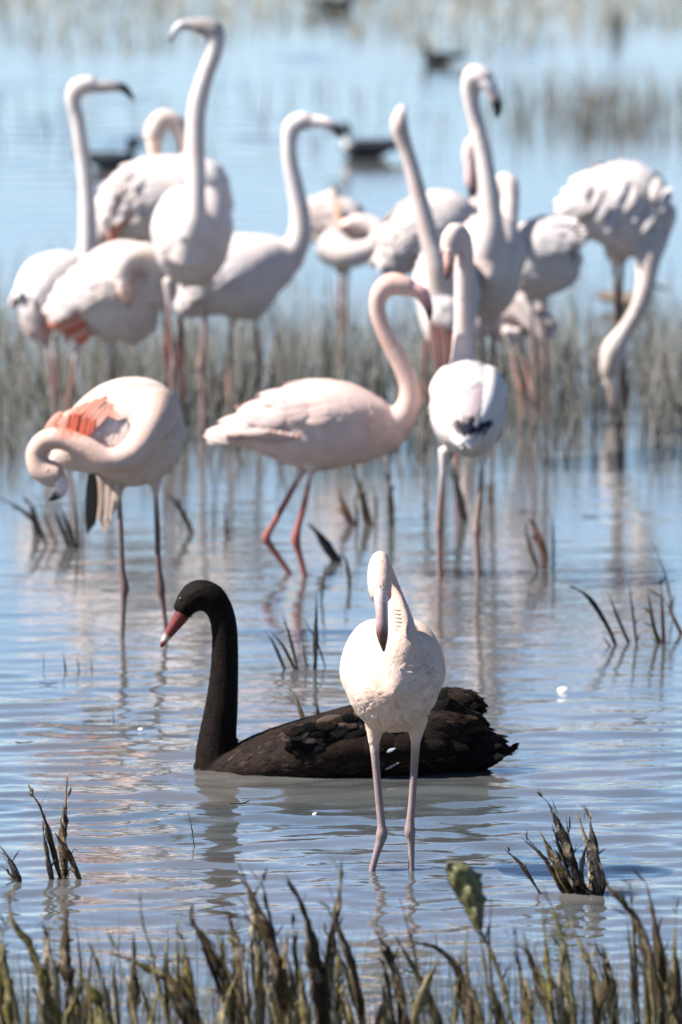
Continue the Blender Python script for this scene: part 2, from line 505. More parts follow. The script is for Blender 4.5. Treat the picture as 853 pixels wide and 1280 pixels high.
def bird(name, label, cat, group, base, torso, neck, bill, legs, fcol=WHITE, ncol=None, tcol=None, lcol=LEGP, tipcol=None, wings=True,
         extra=(), bumps=(), voxel=0.007, nfeather=900, flen=0.035, fw=0.02, mat=None, eyes=None, seed=0, wing_kw=None, leg_dep=(0.0, 0.0), lift=0.05,
         billw=0.8, smooth_it=5, hmat=None, legk=0.74, fvar=0.05, marks=()):
    mat = mat or M_FEATHER
    ncol = ncol or fcol; tcol = tcol or fcol; tipcol = tipcol or fcol
    g = ground(*base); D0 = g.y; O = np.array(g); s = mpp(D0)
    r = np.random.default_rng(seed + 100)
    root = empty(name, g)
    tag(root, label, cat, group)
    P = lambda x, y, d: np.array(at(x, y, D0 + d))
    n = len(torso)
    tl = Loft([np.r_[P(q[0], q[1], q[2]), q[3] * s, q[4] * s] for q in torso], 'up', 6, 24,
              [np.asarray(fcol) * (1 - max(0, (i / (n - 1) - 0.6) / 0.4)) + np.asarray(tcol) * max(0, (i / (n - 1) - 0.6) / 0.4) for i in range(n)], 'torso', 1)
    lofts = [tl]
    if neck:
        nl = Loft([np.r_[P(q[0], q[1], q[2]), q[3] * s * (0.9 if k > len(neck) - 3 else 1), q[3] * s] for k, q in enumerate(neck)], 'pt', 7, 16,
                  [q[4] if len(q) > 4 else ncol for q in neck], 'neck', -1)
        lofts.append(nl)
    for b in bumps:                              # extra volumes (thighs, raised shoulders)
        lofts.append(Loft([np.r_[P(q[0], q[1], q[2]), q[3] * s, q[3] * s] for q in b], 'pt', 4, 14, [fcol] * len(b), 'torso', 1))
    ll = []
    for k, lg in enumerate(legs):
        dep = leg_dep[k % 2]
        rows = [np.r_[P(q[0], q[1], dep), q[2] * s * legk, q[2] * s * legk] for q in lg]
        lofts.append(Loft(rows[:2] + [rows[1] + np.r_[0, 0, -0.012, -0.3 * s, -0.3 * s]], 'pt', 3, 12, [fcol, fcol, fcol], 'leg', 1))
        cs = [np.asarray(fcol), np.asarray(fcol) * 0.4 + np.asarray(lcol) * 0.6] + [np.asarray(lcol)] * (len(rows) - 2)
        rows2 = [rr.copy() for rr in rows]; rows2[0][3:] *= 0.45; rows2[1][3:] *= 0.8
        ll.append(Loft(rows2, 'pt', 5, 10, cs, 'leg', -1))
    surface_parts(root, O, lofts, ll, voxel, smooth_it, mat, nfeather, flen, fw, lcol, lift=lift, seed=seed, fvar=fvar,
                  marks=[(P(m[0], m[1], m[2]), np.array((m[3] * s, m[5], m[4] * s)), np.asarray(m[6])) for m in marks])
    if bill:
        bl = Loft([np.r_[P(q[0], q[1], q[2]), q[3] * s * billw, q[3] * s] for q in bill], 'pt', 6, 14, [q[4] for q in bill], 'head', 1)
        v, f, c = bl.mesh()
        mesh_obj('bill', np.array(v) - O, f, hmat or M_HORN, root, c)
    for e in (eyes or []):
        make_eye(root, O, P(e[0], e[1], e[2]), e[3] * s)
    if wings:
        kw = dict(col=fcol, tip=tipcol); kw.update(wing_kw or {})
        for sd_ in (-1, 1):
            wing(root, O, tl, sd_, mat=mat, r=r, **kw)
    for nm, lst in extra:                        # named sets of traced long feathers
        bag = Bag()
        for (x0, y0, d0, x1, y1, d1, wpx, col, droop) in lst:
            a, b = P(x0, y0, d0), P(x1, y1, d1); d = b - a
            nn = np.array((-0.25, -1.0, 0.35))
            feather(bag, a, d, nn, np.linalg.norm(d), wpx * s, np.clip(np.asarray(col) * (1 + r.normal(0, 0.07)), 0.004, 0.95), 0.02, droop, 5)
            if nm == 'white_feather':
                bag.build(nm, M_FEATHER, root, O); bag = Bag()
        if bag.v: bag.build(nm, mat, root, O)
    return root, P, O, s

G = 'flamingos wading in the lagoon'
def flam(label, base, torso, neck, bill, legs, **kw):
    return bird('flamingo', label, 'flamingo', G, base, torso, neck, bill, legs, **kw)

# ------------------------------------------------------------------ flamingo in front, breast to the camera
flam('pale flamingo facing forward in front of the black swan, bill tucked on its breast', (490, 1088),
     [(492, 866, -.25, 10, 12), (492, 860, -.20, 40, 44), (492, 850, -.10, 57, 64), (491, 842, .04, 61, 74), (492, 838, .19, 53, 62), (493, 838, .33, 32, 36), (494, 836, .47, 7, 7)],
     [(494, 845, -.17, 36), (500, 815, -.17, 26), (503, 790, -.14, 18.5), (499, 765, -.11, 14), (490, 738, -.07, 11.5), (481, 712, -.06, 10.5), (476, 699, -.10, 10.5), (474, 711, -.165, 14), (475, 732, -.205, 16.5), (477, 748, -.225, 14)],
     [(476, 738, -.222, 12, PINKW), (477, 757, -.242, 10, (0.42, 0.30, 0.29)), (478, 775, -.255, 9, (0.32, 0.21, 0.21)), (478, 789, -.26, 9.5, (0.16, 0.07, 0.06)), (479, 801, -.255, 7, (0.10, 0.045, 0.04)), (480, 814, -.245, 2, (0.02, 0.015, 0.015))],
     [[(470, 900, 17), (468, 924, 9), (470, 955, 5.6), (474, 1000, 5.4), (477, 1030, 5.8), (477.5, 1043, 8.2), (475, 1054, 6.2), (470, 1070, 4.9), (465, 1090, 4.6), (461, 1112, 4.6)],
      [(521, 898, 17), (520, 922, 8.5), (518, 960, 5.4), (515, 1005, 5.2), (513, 1027, 6), (512.5, 1040, 8), (514, 1052, 5.4), (514.5, 1070, 4.5), (514.5, 1090, 4.3), (514, 1112, 4.3)]],
     fcol=(0.84, 0.645, 0.535), ncol=(0.82, 0.60, 0.50), lcol=(0.36, 0.27, 0.27), voxel=0.0045, nfeather=4200, flen=0.030, fw=0.015, seed=1, lift=0.075, smooth_it=6, legk=.92, fvar=.16,
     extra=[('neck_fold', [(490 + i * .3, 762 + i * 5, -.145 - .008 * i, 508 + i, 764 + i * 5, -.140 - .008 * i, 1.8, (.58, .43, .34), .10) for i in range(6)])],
     eyes=[(463, 731, -.205, 2.2), (488.5, 732, -.205, 2.2)], wing_kw=dict(tip=(0.8, 0.66, 0.58), scales=False, bot=2.0, top=.35, u0=.32))

# ------------------------------------------------------------------ preening flamingo on the left
cor = []
rr = np.random.default_rng(3)
for i in range(64):
    t = rr.random(); q = rr.random()
    x0 = 140 - 66 * t + rr.normal(0, 3); y0 = 489 + 27 * t + 20 * q * (1 - t * .3)
    cor.append((x0, y0, -.160 - .012 * q, x0 - 20 - 10 * (1 - t), y0 + 21 + 12 * q, -.180 - .01 * q, 6.5, (CORAL, (.78, .30, .22), (.80, .42, .33), (.80, .60, .54))[min(3, int(rr.random() * 2.2 + 1.8 * abs(t - .45) + q * .6))], .10))
for i in range(14):
    x0 = 82 + i * 2.4; cor.append((x0 + 6, 518 + rr.normal(0, 2), -.175, x0, 553 + rr.normal(0, 4) - i * .5, -.19, 4.5, CORAL if i % 3 else (0.32, 0.10, 0.06), .03))
cov = [(122 + i * 7, 520 + abs(i - 2) * 3, -.168, 108 + i * 7, 552 + i * 3, -.182, 20, WHITE, .16) for i in range(6)] + \
      [(132 + i * 7, 540 + i, -.176, 122 + i * 6, 570 + i, -.178, 20, PINKW, .14) for i in range(5)]
prim = [(112 + i * 1.6, 592, -.10, 109 + i * 2.4, 671 - i * 3, -.12, 9, BLACK, .02) for i in range(5)]
tail = [(122 + i * 4, 588, -.08 + .01 * (i % 3), 124 + i * 2.2, 668 - abs(i - 3) * 5, -.09, 15, (0.76, 0.60, 0.50), .02) for i in range(8)]
flam('preening flamingo with coral wing patch, neck looped back, beside the swan head', (180, 796),
     [(231, 540, .0, 8, 12), (218, 540, .0, 44, 46), (185, 540, 0, 66, 64), (145, 546, 0, 68, 64), (108, 556, .02, 46, 44), (84, 568, .03, 24, 24), (66, 578, .04, 6, 8)],
     [(196, 505, -.09, 30), (190, 530, -.16, 24), (176, 556, -.20, 20), (156, 573, -.225, 18), (132, 575, -.235, 16), (106, 560, -.23, 15), (80, 549, -.22, 14), (58, 551, -.21, 14), (46, 566, -.20, 13.5), (50, 584, -.20, 15), (64, 592, -.205, 17), (76, 592, -.21, 14)],
     [(70, 594, -.205, 13, PINKW), (76, 604, -.21, 11, (.72, .58, .54)), (76, 614, -.21, 9, (.66, .52, .50)), (70, 620, -.21, 6.5, BLACK), (62, 625, -.21, 2.5, BLACK)],
     [[(150, 600, 13), (149, 618, 6), (151, 660, 4.8), (153, 710, 5), (156, 735, 7.8), (155, 748, 5.4), (154, 775, 4.2), (153, 803, 4), (153, 822, 4)],
      [(194, 598, 13), (195, 616, 6), (197, 660, 5), (198, 705, 5.2), (201, 734, 8), (203, 748, 5.6), (206, 770, 4.2), (208, 793, 4), (209, 815, 4)]],
     fcol=(0.81, 0.66, 0.59), ncol=(0.80, 0.58, 0.49), lcol=(0.20, 0.14, 0.13), voxel=0.006, nfeather=1800, flen=0.03, fw=0.016, seed=2,
     extra=[('coral_covert', cor), ('white_covert', cov), ('black_primary', prim), ('tail', tail)], marks=[(108, 520, -.13, 40, 26, .17, (.80, .25, .16)), (84, 536, -.10, 24, 18, .16, (.80, .22, .14))], wing_kw=dict(bot=0.5, top=-.2, scales=False), eyes=[(60, 588, -.247, 2)])

# ------------------------------------------------------------------ walking flamingo, side view
tw = [(338 + i * 7, 538 + i * 1.2, -.12, 292 + i * 7, 541 + i * 2.2, -.09, 9, (0.80, 0.46, 0.36) if i % 2 else PINKW, .03) for i in range(6)]
flam('pinkish white flamingo striding sideways on bent red legs past the reeds', (376, 719),
     [(508, 540, 0, 8, 9), (492, 540, 0, 24, 25), (465, 536, 0, 42, 42), (425, 531, 0, 52, 55), (385, 532, 0, 50, 57), (345, 537, 0, 38, 42), (312, 543, 0, 22, 20), (286, 547, 0, 12, 9), (267, 549, 0, 4, 3)],
     [(478, 536, 0, 27), (500, 524, 0, 19), (511, 505, 0, 15), (512, 482, 0, 13), (502, 456, 0, 12), (488, 430, 0, 11), (476, 403, 0, 10.5), (472, 380, 0, 11), (478, 363, 0, 13), (490, 355, 0, 14.5), (504, 357, 0, 14.5), (514, 361, 0, 12)],
     [(508, 359, 0, 12.5, (.72, .50, .45)), (518, 362, 0, 11.5, (.62, .36, .34)), (528, 368, 0, 11, (.52, .27, .27)), (534, 379, 0, 8.5, (.3, .15, .16)), (537, 391, 0, 5.5, BLACK), (537, 401, 0, 2, BLACK)],
     [[(383, 578, 14), (374, 596, 6.5), (357, 628, 5), (339, 660, 5.4), (333, 672, 7.5), (338, 682, 6), (350, 699, 5), (365, 721, 4.6), (377, 738, 4.6)],
      [(392, 576, 14), (388, 596, 6), (380, 632, 5), (373, 658, 6), (370, 674, 8.2), (373, 688, 6), (377, 702, 5), (381, 719, 4.6), (385, 738, 4.6)]],
     fcol=(0.83, 0.64, 0.59), ncol=(0.80, 0.57, 0.50), tcol=(0.82, 0.66, 0.60), lcol=LEGR, voxel=0.006, nfeather=1800, flen=0.034, fw=0.018, seed=3, leg_dep=(.05, -.05),
     extra=[('flank_feather', tw)], eyes=[(494, 353, -.028, 2)], wing_kw=dict(bot=1.55, flen=.07))

# ------------------------------------------------------------------ flamingo from behind, dark wing tips
flam('flamingo seen from behind with crossed black wing tips, head folded down its neck', (574, 724),
     [(583, 495, .30, 8, 8), (583, 500, .22, 36, 40), (585, 506, .10, 46, 54), (586, 511, -.03, 48.5, 60), (586, 520, -.16, 43, 50), (583, 538, -.28, 28, 28), (580, 556, -.37, 8, 8)],
     [(580, 480, .18, 26), (579, 450, .2, 16), (580, 405, .2, 13), (580, 355, .2, 12.5), (580, 318, .2, 12.5), (577, 296, .19, 12), (569, 290, .17, 11.5), (563, 301, .15, 12.5), (562, 317, .14, 12)],
     [(562, 312, .14, 11, (.75, .52, .46)), (562, 324, .135, 9, (.6, .34, .28)), (561, 336, .13, 7, (.28, .12, .10)), (559, 349, .13, 2.5, BLACK)],
     [[(557, 562, 13), (554, 585, 6), (551, 625, 4.8), (549, 648, 5.5), (549, 660, 7), (549, 674, 5.2), (549, 700, 4.6), (550, 726, 4.6), (550, 745, 4.6)],
      [(605, 558, 13), (603, 582, 5.6), (599, 630, 4.5), (596, 654, 5.4), (596, 664, 7), (596, 676, 5), (597, 700, 4.4), (598, 726, 4.2), (599, 745, 4.2)]],
     fcol=(0.82, 0.76, 0.75), ncol=(0.82, 0.68, 0.64), lcol=(0.36, 0.25, 0.22), voxel=0.006, nfeather=1700, flen=0.036, fw=0.02, seed=4,
     marks=[(588, 500, -.22, 26, 26, .16, (.62, .50, .50)), (558, 512, -.2, 12, 26, .14, (.78, .56, .48)), (585, 531, -.30, 19, 12, .17, (.004, .006, .024)), (602, 530, -.28, 16, 7, .17, (.004, .006, .024))], lift=.11, wing_kw=dict(bot=1.35, top=.45, scales=False, reach=.03))

# ------------------------------------------------------------------ the flock behind
flam('tall flamingo with dark hooked bill looking right, at the edge of the flock', (68, 530),
     [(114, 340, .10, 10, 10), (102, 345, .06, 28, 30), (78, 358, 0, 41, 48), (58, 376, -.05, 36, 46), (48, 398, -.10, 24, 30), (56, 424, -.13, 8, 10)],
     [(100, 340, .07, 20), (109, 314, .06, 13), (110, 275, .06, 11.5), (108, 230, .06, 10.5), (103, 190, .06, 9.5), (97, 150, .06, 9), (92, 128, .06, 10), (96, 112, .06, 12.5), (108, 106, .06, 13), (119, 108, .06, 11.5)],
     [(114, 107, .06, 11.5, GREY), (128, 108, .06, 10, (.30, .28, .27)), (142, 108, .06, 8.5, (.22, .2, .2)), (152, 109, .06, 7.5, (.05, .05, .05)), (160, 115, .06, 5.5, BLACK), (168, 125, .06, 2, BLACK)],
     [[(58, 420, 10), (60, 436, 5), (64, 470, 4), (68, 495, 5.4), (69, 512, 4), (70, 535, 4), (71, 555, 4)], [(68, 420, 10), (68, 436, 5), (71, 470, 4), (73, 495, 5.2), (74, 512, 4), (75, 535, 4), (75, 555, 4)]],
     fcol=WHITE, ncol=(0.80, 0.745, 0.73), tcol=(0.82, 0.50, 0.42), lcol=LEGP, seed=5, leg_dep=(-.03, .05), wing_kw=dict(scales=False), marks=[(70, 405, -.12, 18, 22, .12, (.80, .42, .33))],
     extra=[('coral_covert', [(84 + i * 2, 375 + i * 3, -.09, 62 + i * 3, 402 + i * 4, -.12, 8, CORAL if i % 2 else (.8, .45, .34), .04) for i in range(8)])])

flam('flamingo resting with its head tucked down, coral feathers at its tail', (115, 552),
     [(208, 362, 0, 8, 10), (192, 362, 0, 44, 50), (155, 366, 0, 58, 66), (118, 380, 0, 48, 50), (92, 394, 0, 28, 30), (66, 406, 0, 7, 9)],
     [(196, 366, -.08, 28), (198, 338, -.12, 22), (182, 322, -.14, 19), (162, 324, -.15, 18), (152, 340, -.16, 17), (153, 356, -.165, 15)],
     [(153, 352, -.17, 13, PINKW), (156, 364, -.175, 11, PEACH), (159, 374, -.175, 7, (.7, .42, .34)), (160, 383, -.17, 3, (.2, .1, .1))],
     [[(100, 425, 10), (95, 442, 5), (91, 475, 4), (87, 500, 5), (85, 530, 4), (84, 575, 4)], [(137, 425, 11), (138, 442, 5), (141, 475, 4), (142, 500, 5), (143, 530, 4), (144, 575, 4)]],
     fcol=(.82, .72, .68), tcol=(.82, .48, .38), lcol=LEGP, seed=6, marks=[(80, 402, -.05, 22, 20, .14, (.78, .34, .25))],
     extra=[('coral_covert', [(100 + i * 1.5, 380 + i * 5, -.10, 62 + i * 4, 398 + i * 4, -.06, 10, CORAL if i % 3 else (.82, .48, .36), .05) for i in range(9)])])

flam('tallest flamingo facing forward, straight neck and shaded grey head turned left', (235, 562),
     [(238, 318, -.22, 7, 9), (238, 310, -.17, 36, 40), (239, 301, -.06, 46, 58), (241, 294, .08, 48, 64), (244, 286, .22, 42, 52), (246, 280, .36, 20, 24), (246, 278, .47, 5, 5)],
     [(238, 318, -.15, 30), (241, 288, -.2, 20), (244, 258, -.2, 14), (245, 215, -.18, 12.5), (244, 170, -.16, 12.5), (247, 132, -.15, 12), (256, 98, -.15, 11), (266, 70, -.15, 11), (270, 50, -.15, 12), (265, 37, -.15, 13.5, (.45, .42, .41)), (253, 32, -.15, 12.5, (.40, .37, .36)), (244, 32, -.15, 11, GREY)],  # head nodes greyed: its shade is painted into the colour
     [(248, 32, -.15, 11, GREY), (238, 30, -.15, 10, (.30, .28, .28)), (228, 31, -.15, 8.5, (.2, .19, .19)), (221, 36, -.15, 7, (.42, .42, .43)), (216, 44, -.15, 5, (.3, .3, .31)), (213, 52, -.15, 2, BLACK)],
     [[(212, 350, 13), (211, 370, 6), (213, 415, 4.6), (217, 445, 5.4), (218, 457, 7), (216, 470, 5), (216, 510, 4.4), (216, 560, 4.4), (216, 585, 4.4)],
      [(259, 347, 13), (258, 367, 6), (256, 415, 4.6), (253, 445, 5.6), (252, 457, 7.4), (253, 470, 5), (254, 510, 4.4), (254, 560, 4.4), (254, 585, 4.4)]],
     fcol=(.81, .72, .69), ncol=(.80, .73, .71), lcol=(.34, .23, .21), seed=7, nfeather=1300, wing_kw=dict(scales=False))

flam('flamingo preening its ruffled white back, neck arched, coral at its wing tips', (195, 520),
     [(290, 258, 0, 8, 10), (270, 255, 0, 44, 48), (228, 250, 0, 54, 56), (182, 255, 0, 50, 56), (152, 275, 0, 34, 38), (130, 295, 0, 15, 17), (119, 310, 0, 4, 5)],
     [(264, 240, .05, 24), (247, 215, .05, 15), (234, 190, .05, 11.5), (229, 168, .05, 11), (218, 152, .05, 11.5), (204, 149, .05, 13), (194, 162, .05, 15), (192, 176, .05, 13.5)],
     [(193, 170, .05, 13, (.78, .60, .52)), (193, 183, .05, 11.5, PEACH), (196, 197, .05, 9, (.74, .50, .42)), (201, 210, .05, 4, (.3, .18, .16))],
     [[(206, 300, 12), (206, 340, 6), (207, 400, 5), (210, 440, 6.5), (213, 470, 5), (214, 530, 4.6), (214, 550, 4.6)], [(226, 300, 12), (226, 340, 6), (226, 400, 4.4), (227, 440, 6), (228, 470, 4.6), (229, 530, 4.4), (229, 550, 4.4)]],
     fcol=WHITE, ncol=(.8, .66, .6), tcol=(.82, .62, .55), lcol=(.22, .07, .065), seed=8, lift=.14,  # dark red legs: the shade they stand in is in the colour
     extra=[('coral_covert', [(165 - i * 3, 268 + i * 2, -.14, 130 + i * 2.2, 296 + i * 2, -.11, 8, CORAL if i % 2 else (.82, .55, .45), .05) for i in range(10)]),
            ('ruffled_feather', [(222 - i * 8 + (i % 3) * 4, 210 + (i % 4) * 14, -.12, 178 - i * 5, 236 + (i % 4) * 14, -.17, 13, WHITE, .10) for i in range(12)])],
     wing_kw=dict(lift=.12))

flam('flamingo with curved neck and level bill pointing at the dark duck', (305, 528),
     [(378, 326, 0, 7, 8), (362, 326, 0, 24, 25), (336, 331, 0, 40, 40), (302, 345, 0, 50, 57), (270, 360, 0, 40, 43), (246, 377, 0, 23, 22), (223, 389, 0, 8, 10)],
     [(343, 326, 0, 27), (364, 315, 0, 19), (375, 294, 0, 15), (375, 264, 0, 12.5), (369, 232, 0, 11), (363, 202, 0, 10), (362, 176, 0, 10), (366, 159, 0, 12.5), (377, 151, 0, 13), (388, 153, 0, 11)],
     [(382, 151, 0, 11.5, (.72, .60, .56)), (394, 152, 0, 9.5, (.76, .64, .60)), (405, 153, 0, 8.5, (.76, .62, .58)), (414, 156, 0, 7.5, (.5, .4, .4)), (421, 163, 0, 6, BLACK), (425, 172, 0, 2.5, BLACK)],
     [[(293, 388, 13), (290, 408, 5.6), (288, 450, 4.4), (287, 475, 5.6), (287, 500, 4.2), (287, 550, 4.2)], [(319, 380, 13), (320, 400, 5.6), (323, 445, 4.4), (325, 470, 5.6), (325, 500, 4.2), (325, 550, 4.2)]],
     fcol=(.81, .745, .73), ncol=(.81, .75, .73), lcol=(.40, .25, .22), seed=9)

flam('small blurred flamingo preening with its neck curled round its side', (425, 470),
     [(470, 300, .06, 8, 10), (450, 298, .05, 34, 32), (425, 290, .05, 40, 44), (402, 284, .05, 26, 36), (385, 288, .05, 8, 14)],
     [(412, 306, -.09, 24), (436, 318, -.15, 18), (462, 312, -.16, 14), (477, 297, -.15, 12), (470, 284, -.13, 11), (452, 278, -.11, 11.5), (438, 279, -.1, 10)],
     [(443, 278, -.1, 9, PINKW), (432, 280, -.1, 7, PEACH), (422, 286, -.1, 3, (.3, .18, .16))],
     [[(420, 322, 10), (424, 342, 5), (425, 385, 4), (426, 415, 5), (426, 440, 4), (426, 490, 4)], [(436, 322, 10), (434, 342, 5), (432, 385, 4), (431, 415, 5), (431, 440, 4), (431, 490, 4)]],
     fcol=(.80, .71, .68), ncol=(.80, .71, .68), lcol=(.42, .28, .25), seed=10, bumps=[[(402, 285, .02, 24), (410, 262, .02, 20), (416, 244, .02, 11), (418, 236, .02, 4)]],
     extra=[('peach_covert', [(420, 246 + i * 6, -.06, 424 + i, 275 + i * 5, -.09, 9, (.78, .52, .38), .03) for i in range(5)])])

flam('slim flamingo with long bare neck and head tipped up, facing away', (558, 582),
     [(566, 404, -.22, 7, 9), (564, 394, -.16, 30, 42), (561, 380, 0, 37, 66), (556, 366, .15, 35, 58), (552, 350, .3, 20, 30), (550, 340, .41, 5, 5)],
     [(560, 365, -.14, 28), (549, 332, -.19, 18), (538, 300, -.2, 13), (528, 262, -.2, 11.5), (518, 222, -.2, 10), (509, 190, -.2, 9.5), (502, 170, -.2, 11), (499, 154, -.2, 12), (500, 143, -.18, 9)],
     [(500, 148, -.17, 9, PINKW), (502, 139, -.11, 7, PINKW), (504, 135, -.04, 5, BILLP), (506, 138, .03, 2, BLACK)],
     [[(552, 430, 13), (552, 452, 6), (553, 500, 4.6), (554, 525, 6), (554, 545, 4.4), (554, 605, 4.4)], [(574, 430, 13), (574, 452, 6), (573, 500, 4.6), (572, 525, 6), (572, 545, 4.4), (572, 605, 4.4)]],
     fcol=(.83, .75, .73), ncol=(.80, .66, .62), lcol=(.4, .18, .16), seed=11,
     extra=[('hanging_wing', [(538 + i * 4, 398 + (i % 3) * 6, -.2, 544 + i * 3.4, 462 + (i * 7 % 5) * 4, -.21, 7, ((.36, .17, .14), (.55, .32, .28), (.12, .06, .055))[i % 3], .02) for i in range(9)])])

flam('flamingo with rounded white back and bill hanging down behind the tall neck', (545, 512),
     [(596, 290, .05, 8, 10), (582, 288, .03, 34, 38), (550, 288, 0, 48, 52), (520, 305, -.03, 38, 46), (500, 325, -.05, 20, 28), (490, 345, -.06, 6, 8)],
     [(586, 285, .06, 26), (600, 258, .08, 15), (606, 225, .08, 11.5), (606, 195, .08, 11), (600, 179, .08, 11), (592, 181, .07, 11.5), (589, 195, .07, 12), (589, 206, .07, 11)],
     [(589, 202, .07, 10.5, (.74, .54, .5)), (589, 215, .07, 9.5, (.7, .48, .45)), (589, 228, .07, 8.5, (.5, .32, .31)), (590, 239, .07, 6.5, BLACK), (591, 249, .07, 2.5, BLACK)],
     [[(535, 330, 12), (534, 356, 6), (533, 420, 4.4), (532, 445, 5.6), (532, 470, 4.2), (532, 530, 4.2)], [(555, 330, 12), (555, 356, 6), (556, 420, 4.4), (556, 445, 5.6), (556, 470, 4.2), (556, 530, 4.2)]],
     fcol=(.82, .74, .72), ncol=(.80, .64, .6), lcol=LEGP, seed=12)

flam('tall flamingo facing forward, white head bent with black bill tip', (618, 572),
     [(612, 350, -.24, 7, 9), (612, 342, -.17, 32, 42), (612, 334, 0, 41, 64), (613, 327, .15, 39, 56), (615, 321, .3, 22, 28), (616, 318, .41, 5, 5)],
     [(612, 340, -.14, 32), (613, 300, -.19, 21), (613, 262, -.19, 14.5), (609, 222, -.18, 12), (603, 187, -.17, 10.5), (596, 156, -.16, 10), (590, 130, -.16, 10.5), (589, 109, -.16, 13), (594, 95, -.17, 14.5), (603, 97, -.18, 14), (609, 104, -.185, 12.5)],
     [(606, 101, -.185, 12.5, WHITE), (613, 109, -.19, 11, (.80, .66, .62)), (618, 119, -.19, 9.5, (.74, .54, .5)), (621, 128, -.19, 8, BLACK), (622, 138, -.19, 5.5, BLACK), (621, 147, -.19, 2, BLACK)],
     [[(604, 388, 12), (604, 408, 6), (603, 450, 4.4), (603, 478, 5.8), (603, 500, 4.4), (603, 595, 4.4)], [(620, 388, 12), (618, 408, 6), (617, 440, 4.6), (615, 478, 5.8), (615, 500, 4.4), (615, 595, 4.4)]],
     fcol=(.81, .69, .65), ncol=(.82, .73, .70), lcol=(.36, .25, .22), seed=13, nfeather=1300, eyes=[(604, 92, -.222, 2)])

flam('flamingo with short rounded back and head folded on its shoulder, tail to the right', (668, 540),
     [(630, 318, 0, 7, 9), (644, 316, 0, 31, 36), (670, 320, 0, 44, 51), (695, 319, 0, 37, 46), (712, 313, 0, 22, 30), (721, 308, 0, 7, 11)],
     [(640, 312, .04, 26), (624, 282, .03, 16), (621, 250, .02, 12), (628, 228, -.01, 11.5), (637, 232, -.04, 12), (638, 254, -.07, 11.5), (636, 276, -.1, 12), (639, 288, -.12, 11)],
     [(637, 284, -.11, 10.5, (.74, .54, .46)), (642, 294, -.13, 9, (.66, .44, .36)), (647, 303, -.14, 7.5, (.3, .17, .15)), (650, 312, -.14, 5, BLACK), (649, 320, -.14, 2, BLACK)],
     [[(662, 360, 12), (664, 384, 5.6), (667, 430, 4.4), (669, 455, 6), (669, 480, 4.4), (669, 560, 4.4)], [(680, 360, 12), (680, 384, 5.6), (681, 430, 4.4), (682, 455, 6), (682, 480, 4.4), (682, 560, 4.4)]],
     fcol=(.80, .72, .70), ncol=(.8, .70, .66), lcol=(.30, .20, .18), seed=14,
     extra=[('black_primary', [(704 + i * 2, 292, -.06, 711 + i * 1.6, 318 + i * 3, -.06, 7, (.05, .05, .065), .02) for i in range(5)])])  # dark blue shade at the right edge, painted as dark feathers

flam('flamingo bent low to feed among the reeds, tail fanned below the flock', (636, 535),
     [(596, 402, .1, 7, 9), (612, 399, .1, 24, 26), (638, 396, .1, 30, 32), (660, 403, .1, 19, 23), (680, 417, .1, 6, 7)],
     [(606, 400, .05, 18), (592, 412, .02, 12), (584, 440, 0, 10), (585, 475, 0, 9.5), (592, 500, 0, 12), (598, 512, 0, 11)],
     [(596, 508, 0, 10, PINKW), (600, 520, 0, 8, BILLP), (602, 532, 0, 6, BLACK), (600, 542, 0, 2.5, BLACK)],
     [[(634, 412, 11), (638, 430, 5.4), (646, 465, 4.8), (652, 486, 8), (653, 502, 5), (654, 535, 4.4), (655, 555, 4.4)], [(646, 412, 11), (650, 430, 5.4), (660, 465, 4.6), (665, 486, 7), (666, 502, 4.8), (667, 535, 4.4), (667, 555, 4.4)]],
     fcol=(.80, .68, .65), tcol=(.84, .76, .74), lcol=(.48, .26, .21), seed=15,
     extra=[('tail', [(640 + i * 3, 376 + i, .0, 662 + i * 2.4, 412 + i * 2, -.03, 12, WHITE if i % 2 else PINKW, .03) for i in range(7)])])

rufA = [(735 + i * 11 + (i % 2) * 4, 222 + (i % 4) * 12, -.13 - .01 * (i % 3), 722 + i * 11.5, 250 + (i % 4) * 13, -.19, 15, WHITE, .12) for i in range(10)]
rufB = [(765 + i * 5, 218, -.02 + .03 * (i % 3), 752 + i * 9, 198 + abs(i - 3) * 4, -.02, 12, WHITE, .1) for i in range(7)]
rufC = [(818 + (i % 3) * 5, 245 + i * 8, -.08, 836 + (i % 2) * 6, 238 + i * 9, -.1, 12, WHITE, .1) for i in range(5)]
flam('ruffled white flamingo feeding with its neck hanging straight down into the water', (774, 516),
     [(844, 270, 0, 7, 9), (826, 270, 0, 36, 40), (792, 264, 0, 52, 60), (757, 262, 0, 48, 54), (728, 270, 0, 27, 32), (710, 280, 0, 8, 11)],
     [(812, 300, -.06, 24), (809, 332, -.12, 15), (806, 362, -.15, 12), (796, 390, -.15, 10.5), (781, 414, -.15, 10.5), (768, 437, -.15, 15.5), (764, 457, -.15, 15), (764, 472, -.15, 12)],
     [(764, 464, -.15, 12, (.78, .68, .62)), (765, 482, -.15, 10.5, (.70, .56, .48)), (767, 498, -.15, 8.5, (.5, .38, .32)), (769, 512, -.15, 6, (.1, .08, .07)), (769, 526, -.15, 3, BLACK)],
     [[(766, 310, 11), (768, 330, 4.6), (771, 385, 3.8), (775, 420, 5.4), (777, 440, 4), (780, 485, 3.8), (782, 516, 3.8), (783, 535, 3.8)], [(780, 310, 11), (778, 330, 4.4), (775, 385, 3.6), (774, 420, 5), (774, 440, 3.8), (773, 485, 3.6), (773, 516, 3.6), (773, 535, 3.6)]],
     fcol=(.83, .77, .75), ncol=(.78, .68, .63), lcol=(.09, .06, .055), seed=16, legk=1.0, lift=.2, nfeather=1300, flen=.045, fw=.025, extra=[('ruffled_feather', rufA), ('ruffled_feather', rufB), ('ruffled_feather', rufC)], wing_kw=dict(lift=.2))

